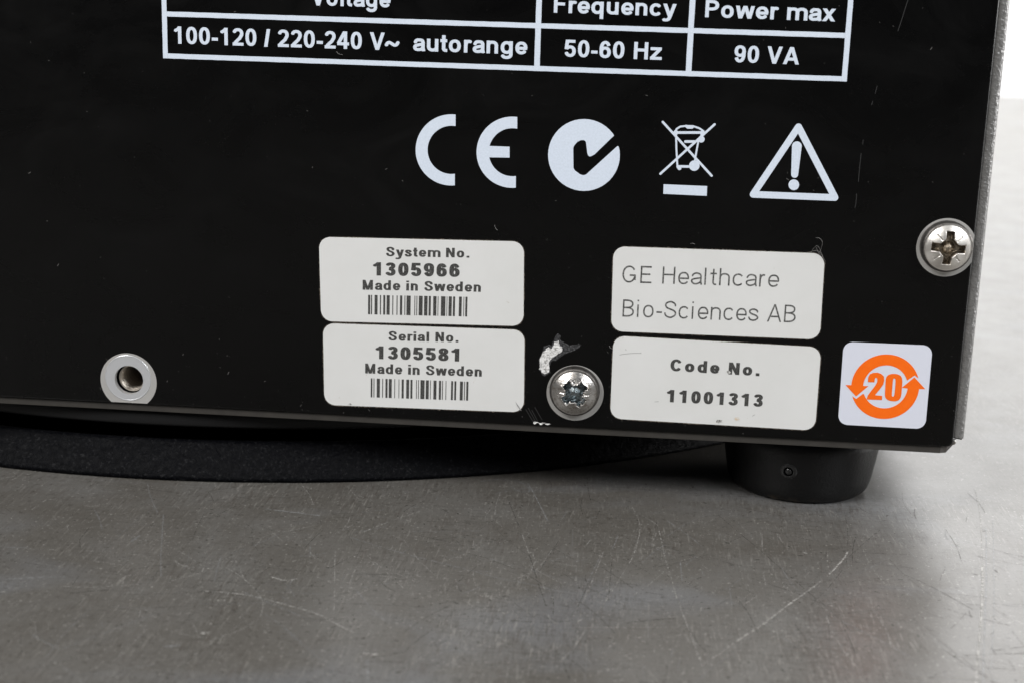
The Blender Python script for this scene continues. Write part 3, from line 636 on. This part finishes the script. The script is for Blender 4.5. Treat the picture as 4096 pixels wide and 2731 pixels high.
for i in range(420):
    x, y = random.gauss(-70, 60), random.uniform(-95, 16)
    if x > 60: continue
    r_ = random.choice([0.10, 0.12, 0.16, 0.24])
    k_ = len(vs)
    n_ = 6
    e_ = random.uniform(1, 3)
    th_ = random.uniform(0, 3.14)
    for j in range(n_):
        a = j * 2 * math.pi / n_
        u_, w_ = r_ * e_ * math.cos(a) * random.uniform(.7, 1.2), r_ * math.sin(a) * random.uniform(.7, 1.2)
        vs.append((x + u_ * math.cos(th_) - w_ * math.sin(th_), y + u_ * math.sin(th_) + w_ * math.cos(th_), TZ + 0.015))
    fs.append(list(range(k_, k_ + n_)))
tag(raw('dark_specks', vs, fs, M_tdark, tb), kind='stuff')
ribbons('pale_scratches', (1, 2), M_tlight, 0.03)
ribbons('faint_scuffs', (3,), M_tfaint, 0.02)
ribbons('dark_scratches', (0,), M_tdark, 0.025)

# ================================================================== the round base under the instrument
rb = empty('round_base', (-163, 184.5, TZ))
tag(rb, 'large black round base under the instrument, its grained rim curving out to the left', 'base')
def rb_lathe(name, prof, m):
    o = lathe(name, prof, m, rb, 0, 0, 360, 'Z', -TZ)
    return o
rb_lathe('rim', [(178.9, -9.6), (179.1, -8.75), (179.7, -8.35), (180.4, -8.35), (181.0, -8.9), (183.4, -12.0), (185.6, -14.4), (185.8, -15.1), (185.3, -15.5), (150, -15.5)], M_ring)
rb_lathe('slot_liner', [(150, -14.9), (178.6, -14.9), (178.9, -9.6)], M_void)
lathe('upper_disc', [(100, -5.0), (161.8, -5.0), (162.7, -4.8), (163.0, -4.3), (163.1, -2.2), (162.7, -1.75), (100, -1.75)], M_disc, rb, 2.7, -19.6, 360, 'Z', -TZ)

# ================================================================== the instrument
ins = empty('instrument_case')
tag(ins, 'black metal rear corner of a laboratory instrument with white printed ratings and stickers', 'instrument')

# panel: outline with rounded lower right corner, hole for the threaded insert, edges slightly rolled
hx, hz, hr = D['c_insert'][2]
outer = [(-300, 0), (-1.3, 0), (-0.75, 0.13), (-0.3, 0.45), (-0.08, 0.9), (0, 1.5), (0, 160), (-300, 160)]
def inset(p, d):
    out = []
    n = len(p)
    for i in range(n):
        a, b, c_ = Vector(p[i - 1]), Vector(p[i]), Vector(p[(i + 1) % n])
        n1 = Vector((-(b - a).y, (b - a).x)).normalized()
        n2 = Vector((-(c_ - b).y, (c_ - b).x)).normalized()
        nn = (n1 + n2) / (1 + n1.dot(n2))
        q = b + nn * d
        out.append((q.x, q.y))
    return out
V, F = union2d([inset(outer, 0.45)], [disc2(hx, hz, hr, 40)])
panel = slab('back_panel', V, F, M_panel, ins, 0.0)
rings = [inset(outer, d) for d in (0.45, 0.22, 0.06, 0.0, 0.0)]
ys = [0.0, 0.05, 0.2, 0.45, 1.5]
vs, fs = [], []
for r_, y_ in zip(rings, ys):
    vs += [(x, y_, z) for x, z in r_]
n = len(outer)
for k_ in range(4):
    for i in range(n):
        j = (i + 1) % n
        fs.append([k_ * n + j, k_ * n + i, (k_ + 1) * n + i, (k_ + 1) * n + j])
raw('panel_rolled_edge', vs, fs, M_panel, panel, False)
# hole wall
lathe('hole_wall', [(hr, 0.0), (hr, -1.0)], M_bare, panel, hx, 0, 40, 'Y', hz)

# case body behind the panel
box('case_body', (-299, 13.0, 1.2), (1.6, 260, 162), M_void, ins)
box('base_plate', (-299.5, 0.55, -1.42), (-2.2, 258, -0.02), M_plate, ins, 0.12)
# mitred bare corner piece at the right end of the base plate
raw('base_plate_corner', [(-2.2, 0.6, -0.1), (-2.2, 0.6, -1.36), (-1.15, 0.75, -1.30), (0.45, 1.5, 0.35), (-0.05, 0.9, 1.25), (-1.0, 0.5, 0.05),
     (-2.2, 8, -0.1), (-2.2, 8, -1.36), (-1.15, 8, -1.30), (0.45, 8, 0.35), (-0.05, 8, 1.25)],
    [[0, 1, 2, 5], [5, 2, 3, 4], [1, 7, 8, 2], [2, 8, 9, 3], [3, 9, 10, 4]], M_edge, ins)
# right side cover, a folded sheet with a rounded front corner
prof = [(-0.6, 0.9), (0.1, 0.55)]
for i in range(9):
    a = math.radians(90 - i * 11.25)
    prof.append((0.55 + 1.75 * math.cos(a), 2.25 - 1.75 * math.sin(a)))
prof += [(2.3, 6), (2.3, 255), (1.7, 255), (1.7, 3)]
vs, fs = [], []
zs = [2.05] + [4 + i * 4 for i in range(40)]
for zi, z in enumerate(zs):
    for (x, y) in prof:
        zz = z
        if zi == 0:
            zz = z - 0.55 * max(0, min(1, x / 2.3))
        vs.append((x, y, zz))
n = len(prof)
for k_ in range(len(zs) - 1):
    for i in range(n - 1):
        fs.append([k_ * n + i, k_ * n + i + 1, (k_ + 1) * n + i + 1, (k_ + 1) * n + i])
raw('side_cover', vs, fs, M_cover, ins, True)
# the open end of the fold and the weld bead below it
raw('cover_fold_end', [(0.05, 0.62, 3.4), (0.05, 0.62, 1.75), (1.75, 1.15, 1.35), (2.05, 1.6, 1.5), (1.1, 0.72, 2.55), (0.05, 2.5, 1.7), (1.9, 2.5, 1.4)],
    [[0, 1, 2], [0, 2, 4], [4, 2, 3], [1, 5, 6, 2]], M_plate, ins)
bm = bmesh.new()
bmesh.ops.create_icosphere(bm, subdivisions=3, radius=1)
for q in bm.verts:
    d = noise.noise(q.co * 1.7) * 0.25
    q.co = Vector(((0.30 + q.co.x * 0.42 * (1 + d)) * MM, (1.0 + q.co.y * 0.5) * MM, (0.95 + q.co.z * 0.55 * (1 + d)) * MM))
me = bpy.data.meshes.new('weld_bead')
bm.to_mesh(me); bm.free()
link('weld_bead', me, M_worn, ins, True)
bm = bmesh.new()
bmesh.ops.create_icosphere(bm, subdivisions=3, radius=1)
for q in bm.verts:
    q.co = Vector(((0.95 + q.co.x * 0.75) * MM, (2.2 + q.co.y * 0.6) * MM, (1.55 + q.co.z * 0.33) * MM))
me = bpy.data.meshes.new('rubber_plug')
bm.to_mesh(me); bm.free()
link('rubber_plug', me, M_void, ins, True)

# foot
fx, fy = -26.6, 20.2
ft = lathe('rubber_foot', [(0, -15.5), (12.4, -15.5), (13.5, -15.3), (14.25, -14.6), (14.75, -13.4), (15.1, -11.8), (15.65, -8.5), (16.15, -5), (16.4, -1.4), (0, -1.4)], M_rubber, ins, fx, fy, 128)
# moulding pip in its small ring
dx, dz = -30.5, -8.3
a = math.asin((dx - fx) / 15.68)
py = fy - 15.68 * math.cos(a)
pip = lathe('moulding_pip', [(0, 0.30), (0.40, 0.29), (0.58, 0.22), (0.64, 0.08), (0.95, 0.06), (1.0, 0.14), (1.15, 0.16), (1.5, 0.06), (1.75, -0.1)], M_gloss, ft, 0, 0, 32, 'Y', 0)
pg_ = lathe('groove_shade_ring', [(0.60, 0.11), (0.98, 0.11)], M_void, pip, 0, 0, 32, 'Y', 0)  # flat black ring, paints the shade of a groove round the pip
pip.location = (dx * MM, py * MM, dz * MM)
pip.rotation_euler = (math.radians(9), 0, a)

# ---------------------------------------------------------------- printed rating table
rt = empty('rating_table'); rt.parent = ins
rt['label'] = 'white printed ratings table with voltage, frequency and power'
PY = -0.03
def strip(name, x0, x1, z0, z1):
    n_ = max(2, int(max(x1 - x0, z1 - z0) / 1.2))
    V_ = []
    for i in range(n_ + 1):
        t = i / n_
        e1, e2 = random.uniform(-.02, .02), random.uniform(-.02, .02)
        if x1 - x0 > z1 - z0: V_ += [(x0 + t * (x1 - x0), z0 + e1), (x0 + t * (x1 - x0), z1 + e2)]
        else: V_ += [(x0 + e1, z0 + t * (z1 - z0)), (x1 + e2, z0 + t * (z1 - z0))]
    return slab(name, V_, [[2 * i, 2 * i + 2, 2 * i + 3, 2 * i + 1] for i in range(n_)], M_white, rt, PY)
TOPZ, BZ, MZ, LW = 86.4, 69.03, 77.78, 0.93
for (z0, z1) in ((BZ, BZ + LW), (MZ - LW, MZ), (TOPZ, TOPZ + LW)):
    strip('table_rule', -153.83, -26.95, z0, z1)
for x in (-154.78, -26.95):
    strip('table_rule', x, x + 0.95, BZ, TOPZ + LW)
for x in (-83.75, -55.55):
    strip('table_rule', x, x + 1.05, BZ + LW, MZ - LW)
    strip('table_rule', x, x + 1.05, MZ, TOPZ)
for sp in D['text']['rate']:
    text_line('printed_text', sp, M_white, rt, PY, 0.102, 0.086)

# ---------------------------------------------------------------- approval marks
def mark(name, polys, holes=(), label=None, m=M_white, parent=None, y=PY):
    V_, F_ = union2d(polys, holes)
    o = slab(name, V_, F_, m, parent or ins, y)
    if label: o['label'] = label
    return o
def rough(poly, amp=0.02, step=0.35):
    out = []
    for i in range(len(poly)):
        a_, b_ = Vector(poly[i]), Vector(poly[(i + 1) % len(poly)])
        n_ = max(1, int((b_ - a_).length / step))
        for j in range(n_):
            p = a_ + (b_ - a_) * j / n_
            out.append((p.x + random.uniform(-amp, amp), p.y + random.uniform(-amp, amp)))
    return out
ce = empty('conformity_mark'); ce.parent = ins; ce['label'] = 'white CE conformity mark'
mark('letter_c', [D['ce_c']], parent=ce)
mark('letter_e', [D['ce_e'], D['ce_bar']], parent=ce)
mark('tick_mark', [D['tick_disc']], [D['tick_cut']], 'white disc with a tick cut out of it')
polys = []
for q in D['bin_x']: polys += pen(q, 0.215, 0.215, False, True)
for q in D['bin_thin']: polys += pen(q, 0.17, 0.17, False, 'all')
for q in D['bin_fat']: polys += pen(q, 0.24, 0.24, False, True)
for x, z, r_ in D['bin_dots']: polys.append(disc2(x, z, max(r_, 0.3), 20))
wb = mark('crossed_bin_mark', polys, label='white crossed-out wheeled bin symbol over a bar')
mark('bar', [D['bin_bar']], parent=wb)
tr = D['tri']
outer_t = []
polys = pen(tr + [tr[0]], 0.62, 0.62, False, 'all')
polys = []
for i in range(3):
    polys += pen([tr[i], tr[(i + 1) % 3]], 0.63, 0.63, False, True)
wt = mark('warning_triangle', polys, label='white warning triangle with an exclamation mark')
ex_ = D['excl']
mark('exclamation_stroke', [ex_], parent=wt)
mark('exclamation_dot', [D['excl_dot']], parent=wt)

# ---------------------------------------------------------------- stickers
def sticker(name, cs, r, m, label, edge=True):
    poly = rounded(cs, r)
    V_, F_ = union2d([poly])
    o = slab(name, V_, F_, m, ins, -0.12, 0.0)
    o['label'] = label
    if edge:
        # grime caught along the cut edge
        vs, fs = [], []
        n_ = len(poly)
        for i in range(n_):
            a_, b_ = Vector(poly[i]), Vector(poly[(i + 1) % n_])
            t = (b_ - a_)
            if t.length < 1e-6: continue
            nn = Vector((-t.y, t.x)).normalized()
            st = max(1, int(t.length / 0.16))
            for j in range(st):
                nv = noise.noise(Vector((a_ + t * j / st).to_3d()) * 0.35)
                if random.random() < 0.38 - nv * 0.7: continue
                p = a_ + t * (j / st) + nn * random.uniform(0.03, 0.16)
                q = p + t.normalized() * random.uniform(0.05, 0.14)
                h = nn * random.uniform(0.03, 0.10)
                k_ = len(vs)
                for c_ in (p - h, q - h, q + h, p + h): vs.append((c_.x, -0.135, c_.y))
                fs.append([k_, k_ + 1, k_ + 2, k_ + 3])
        g_ = raw('edge_grime', vs, fs, M_dirt, o)
        g_['kind'] = 'stuff'
    return o
LB = D['labels']
l_sys = sticker('label_sticker', LB[0], 2.1, M_label, 'white sticker reading System No. 1305966 with barcode')
l_ser = sticker('label_sticker', LB[1], 2.1, M_label, 'white sticker reading Serial No. 1305581 with barcode')
l_ge = sticker('label_sticker', LB[2], 2.1, M_label, 'white sticker with two lines of thin company lettering')
l_code = sticker('label_sticker', LB[3], 2.1, M_label, 'white sticker reading Code No. 11001313')
TY = -0.145
for par, key, hv, hh, tr_ in ((l_sys, 'system', 0.138, 0.094, 0.035), (l_ser, 'serial', 0.138, 0.094, 0.035), (l_code, 'code', 0.135, 0.098, 0.09)):
    for sp in D['text'][key]:
        big_ = sp[5] > 2.3
        text_line('printed_text', sp, M_thermal, par, TY, hv * (1.0 if big_ else 0.92), hh * (1.05 if big_ else 0.88), tr_)
for sp in D['text']['ge']:
    text_line('printed_text', sp, M_thermal_thin, l_ge, TY, 0.050, 0.046, 0.05)
for par, key in ((l_sys, 'bars_system'), (l_ser, 'bars_serial')):
    vs, fs = [], []
    for x0, x1, z0, z1 in D[key]:
        k_ = len(vs)
        vs += [(x0, TY, z0), (x1, TY, z0), (x1, TY, z1), (x0, TY, z1)]
        fs.append([k_, k_ + 1, k_ + 2, k_ + 3])
    raw('barcode', vs, fs, M_thermal, par)
# worn spots on the stickers
def blot(name, cx, cz, r, m, par, y=TY - 0.01):
    pts = []
    for i in range(18):
        a_ = i * math.pi / 9
        rr = r * (0.65 + 0.5 * random.random())
        pts.append((cx + rr * 1.2 * math.cos(a_), cz + rr * 0.7 * math.sin(a_)))
    V_, F_ = union2d([pts])
    return slab(name, V_, F_, m, par, y)
M_stain = ink('black_smudge', (0.09, 0.08, 0.07), (0.6, 0.6, 0.58), 2600, 0.40, 0.62, 0.7)
M_tan = ink('tan_stain', (0.66, 0.50, 0.33), (0.69, 0.68, 0.66), 1800, 0.35, 0.6, 0.6)
M_lscr = mat('label_scratch', (0.40, 0.40, 0.39), 0.5)
vs, fs = [], []
for q in ([(-65.3, 15.25), (-64.3, 15.5), (-62.5, 15.75), (-61.2, 15.8)], [(-64.2, 16.5), (-64.0, 16.2)], [(-61.2, 15.95), (-61.1, 15.7)], [(-38.9, 4.3), (-38.4, 4.65)], [(-58, 6.2), (-57.2, 6.3)]):
    for t_ in pen(catmull(q, 4), 0.05, 0.05):
        if len(t_) != 4: continue
        k_ = len(vs); vs += [(a_, TY, b_) for a_, b_ in t_]; fs.append([k_, k_ + 1, k_ + 2, k_ + 3])
raw('label_scratch', vs, fs, M_lscr, l_code)
blot('smudge', -45.2, 2.95, 0.55, M_stain, l_code)
blot('smudge', -41.8, 3.6, 0.5, M_tan, l_code)
blot('smudge', -44.0, 12.9, 0.42, M_stain, l_code)
blot('smudge', -118.4, 2.45, 0.32, M_stain, l_ser)
M_fold = mat('creased_film', (0.45, 0.45, 0.45), 0.3)
raw('lifted_corner', [(-85.4, -0.15, 4.9), (-84.0, -0.45, 3.0), (-85.0, -0.15, 4.0), (-84.5, -0.2, 3.3)], [[0, 2, 3, 1]], M_fold, l_ser)

stk = sticker('recycling_sticker', D['sticker'], 1.7, M_sticker, 'square pale sticker with an orange 20 inside two orange arrows', False)
mark('upper_arrow', [D['arrow_up']], m=M_orange, parent=stk, y=TY)
mark('lower_arrow', [D['arrow_dn']], m=M_orange, parent=stk, y=TY)
def chaikin(p, k=2):
    for _ in range(k):
        q = []
        for i in range(len(p)):
            a_, b_ = Vector(p[i]), Vector(p[(i + 1) % len(p)])
            q += [tuple(a_ * .75 + b_ * .25), tuple(a_ * .25 + b_ * .75)]
        p = q
    return p
mark('numeral_two', [D['two']], m=M_orange, parent=stk, y=TY - 0.015)
mark('numeral_zero', [chaikin(D['zero'])], [chaikin(D['zero_in'])], m=M_orange, parent=stk, y=TY - 0.015)

# ---------------------------------------------------------------- screws
def clipx(poly, xmax):
    return [(z, x) for x, z in (clip([(b_, a_) for a_, b_ in poly], -1e9, xmax) or [])]
def spot_face(cx, cz, r, xmax=None, inner=None, parent=None):
    p = disc2(cx, cz, r, 64)
    if xmax is not None: 
        p = [(b_, a_) for a_, b_ in clip([(q[1], q[0]) for q in p], -1e9, xmax)]
    holes = [disc2(*inner, 48)] if inner else []
    V_, F_ = union2d([p], holes)
    return slab('spot_face', V_, F_, M_bare, parent, -0.02)
def screw_head(name, cx, cz, R_, rot, worn, m_head, m_rec, label):
    root = empty(name); root.parent = ins; root['label'] = label
    nr, na = 84, 192
    HT = 3.3
    WH = 1.95
    def height(r, a):
        q = r / R_
        if q < 0.86:
            h = WH + (HT - WH) * (1 - (q / 0.86) ** 2.2)
        else:
            t = (q - 0.86) / 0.14
            h = WH * max(0.0, 1 - t ** 3.2) ** (1 / 2.6) if t < 1 else 0
        x, z = r * math.cos(a - rot), r * math.sin(a - rot)
        wob = 0
        if worn:
            wob = 0.28 * noise.noise(Vector((x * 1.3, z * 1.3, 4.2))) + 0.15 * noise.noise(Vector((x * 4, z * 4, 1.0)))
        hw, ln_ = (0.80, 3.15) if not worn else (0.92, 2.65)
        d1 = max(abs(x) - hw, abs(z) - ln_)
        d2 = max(abs(z) - hw, abs(x) - ln_)
        d3 = (abs(x) + abs(z)) * 0.7071 - 1.75
        sd = min(d1, d2, d3) + wob
        dep = 0
        if sd < 0:
            dep = min(1.5, -sd * 5.0)
            if r < 1.2:
                dep -= (0.9 if not worn else 0.45) * (1 - (r / 1.2) ** 2)
        elif worn and sd < 0.35:
            dep = -0.12 * (1 - sd / 0.35)
        u = (x + z) * 0.7071, (x - z) * 0.7071
        for p_, q_ in (u, (u[1], u[0])):
            if 1.9 < abs(p_) < (3.3 if not worn else 2.9) and abs(q_) < 0.12:
                dep = max(dep, 0.22)
        return h - dep, sd
    vs, fs, mi = [], [], []
    for k_ in range(nr + 1):
        t = k_ / nr
        r = R_ * (t * 1.05 if t < 0.8 else 0.84 + 0.16 * math.sin((t - 0.8) / 0.2 * math.pi / 2))
        for i in range(na):
            a_ = 2 * math.pi * i / na
            h, sd = height(r, a_)
            vs.append((cx + r * math.cos(a_), -max(h, 0), cz + r * math.sin(a_)))
    for k_ in range(nr):
        for i in range(na):
            j = (i + 1) % na
            fs.append([k_ * na + i, k_ * na + j, (k_ + 1) * na + j, (k_ + 1) * na + i][::-1])
            r = R_ * min(1, (k_ + .5) / nr * 1.05)
            _, sd = height(r, 2 * math.pi * (i + .5) / na)
            mi.append(1 if sd < -0.10 else 0)
    # head and recess are two pieces
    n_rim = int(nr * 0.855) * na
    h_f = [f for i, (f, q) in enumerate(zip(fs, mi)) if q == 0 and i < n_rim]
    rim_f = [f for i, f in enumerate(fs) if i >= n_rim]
    r_f = [f for f, q in zip(fs, mi) if q == 1]
    def sub(nm, F_, m_):
        used = sorted({i for f in F_ for i in f}); kk = {i: n for n, i in enumerate(used)}
        return raw(nm, [vs[i] for i in used], [[kk[i] for i in f] for f in F_], m_, root, True)
    sub('screw_head', h_f, m_head)
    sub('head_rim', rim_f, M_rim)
    sub('cross_recess', [f for i, (f, q) in enumerate(zip(fs, mi)) if q == 1 and i < n_rim], m_rec)
    return root
c1, h1 = D['c_screw1_ring'], D['c_screw1_head']
s1_ = screw_head('panel_screw', h1[0] + 0.10, h1[1] + 0.42, 4.95, math.radians(42), True, M_worn, M_blue, 'worn zinc screw with a chewed cross recess beside the serial number sticker')
spot_face(c1[0], c1[1], 5.62, None, None, s1_)
c2, h2 = D['c_screw2_ring'], D['c_screw2_head']
s2_ = screw_head('panel_screw', h2[0] - 0.26, h2[1] + 0.26, 4.85, math.radians(-3), False, M_nickel, M_recess, 'clean nickel screw at the right edge of the panel')
spot_face(c2[0], c2[1], 5.55, -0.12, None, s2_)

# threaded insert
it = empty('threaded_insert'); it.parent = ins; it['label'] = 'empty threaded hole in a pale metal collar'
c3 = D['c_insert']
p = disc2(c3[0][0], c3[0][1], 5.8, 72)
p = clip(p, 0.34, 1e9)
V, F = union2d([p], [disc2(c3[1][0], c3[1][1], 4.62, 60)])
slab('spot_face', V, F, M_bare, it, -0.02)
V, F = union2d([disc2(c3[1][0], c3[1][1], 4.62, 60)], [disc2(hx, hz, hr, 40)])
slab('collar', V, F, M_nylon, it, -0.05)
lathe('collar_groove', [(4.50, 0.055), (4.58, 0.10), (4.68, 0.09), (4.74, 0.03)], M_nylon, it, c3[1][0], 0, 72, 'Y', c3[1][1])
prof = [(2.85, -1.05)]
for i in range(9):
    h = -1.15 - i * 1.25
    prof += [(2.44, h), (2.40, h - 0.12), (2.92, h - 0.60), (2.94, h - 0.72)]
lathe('thread', prof, M_thread, it, hx + 0.20, 0, 64, 'Y', hz + 0.10, smooth=False)
lathe('bore_end', [(2.9, prof[-1][1]), (0.0, prof[-1][1])], M_void, it, hx + 0.20, 0, 32, 'Y', hz + 0.10)
lathe('thread_seat', [(2.70, -1.04), (3.4, -1.04)], M_void, it, hx + 0.28, 0, 48, 'Y', hz + 0.12)

# ---------------------------------------------------------------- wear
mark('scuff', [rough(rough(D['halo'], 0.10, 0.4), 0.05, 0.15)], m=M_halo, y=-0.012)
mark('paint_chip', [rough(rough(D['chip'], 0.13, 0.35), 0.06, 0.10)], m=M_chip, y=-0.03)
cl = D['chip_low']
mark('paint_chip', [disc_ for disc_ in [[(cl[0][0] + 0.9 + 0.42 * i + (0.34 + 0.16 * math.sin(i * 2.3)) * math.cos(a_ * 0.785) * random.uniform(.7, 1.3), 0.58 + 0.14 * math.sin(i * 1.7) + (0.13 + 0.11 * math.cos(i * 1.9)) * math.sin(a_ * 0.785) * random.uniform(.6, 1.4)) for a_ in range(8)] for i in range(7)]], m=M_chip, y=-0.03)
polys = []
vs, fs = [], []
for q in D['pscratch']:
    for r_ in pen(catmull(q, 4), 0.05, 0.05):
        if len(r_) != 4: continue
        k_ = len(vs)
        vs += [(a_, -0.015, b_) for a_, b_ in r_]
        fs.append([k_, k_ + 1, k_ + 2, k_ + 3])
o = raw('panel_scratches', vs, fs, M_pscr, ins)
o['kind'] = 'stuff'
# dust specks and short lint on the panel
vs, fs = [], []
for i in range(300):
    x, z = random.uniform(-195, -0.5), random.uniform(0.5, 92)
    if random.random() < 0.35: z = random.uniform(0.4, 12)
    s_ = random.choice([0.03, 0.035, 0.045, 0.06])
    a_ = random.uniform(0, 3.14)
    ln_ = s_ * random.choice([1, 1, 1.4, 2.2, 5])
    t = Vector((math.cos(a_), math.sin(a_))) * ln_
    n_ = Vector((-math.sin(a_), math.cos(a_))) * s_ * 0.7
    k_ = len(vs)
    for c_ in (-t - n_, t - n_, t + n_, -t + n_):
        vs.append((x + c_.x, -0.02, z + c_.y))
    fs.append([k_, k_ + 1, k_ + 2, k_ + 3])
o = raw('dust_specks', vs, fs, M_dust, ins)
o['kind'] = 'stuff'
def fibre(pts, r, bow, parent, m=M_lint, name='strand'):
    P3 = catmull(pts, 6)
    vs, fs = [], []
    n_ = len(P3)
    for i, (x, z) in enumerate(P3):
        y = -0.17 - bow * math.sin(math.pi * i / (n_ - 1))
        for k_ in range(5):
            a_ = k_ * 2 * math.pi / 5
            vs.append((x + r * math.cos(a_), y + r * math.sin(a_) * .8, z + r * math.sin(a_ + .6)))
    for i in range(n_ - 1):
        for k_ in range(5):
            j = (k_ + 1) % 5
            fs.append([i * 5 + k_, i * 5 + j, (i + 1) * 5 + j, (i + 1) * 5 + k_])
    return raw(name, vs, fs, m, parent, True)
H = D['hair']
lt = empty('lint_tuft', (-29, 0, 37))
tag(lt, 'tiny tuft of pale lint caught on the top right corner of the thin-lettered sticker', 'lint')
for q in H[:4]:
    o = fibre([(a_ + 29, b_ - 37) for a_, b_ in q], 0.018, 0.3, lt)
for q, lab in zip(H[4:], ('tiny curled lint fibre above the thin-lettered sticker', 'short pale lint fibre between the worn screw and the code number sticker', 'short pale lint fibre under the 240 of the ratings table', 'short pale lint fibre on the bare black panel above the system number sticker')):
    o = fibre(q, 0.022, 0.1, None, name='lint_fibre')
    tag(o, lab, 'lint', group='loose lint fibres on the panel')
# strand caught in the chewed screw
cx, cz = h1[0], h1[1]
o = fibre([(cx + 0.2, cz + 2.0), (cx + 0.9, cz + 1.3), (cx + 1.2, cz + 0.2), (cx + 1.7, cz - 0.9), (cx + 2.0, cz - 1.4), (cx + 1.7, cz - 1.5), (cx + 1.3, cz - 0.6), (cx + 1.25, cz + 1.0), (cx + 1.3, cz + 2.9)], 0.035, 1.9, None, name='lint_fibre')
tag(o, 'pale thread looped over the worn screw head', 'lint')
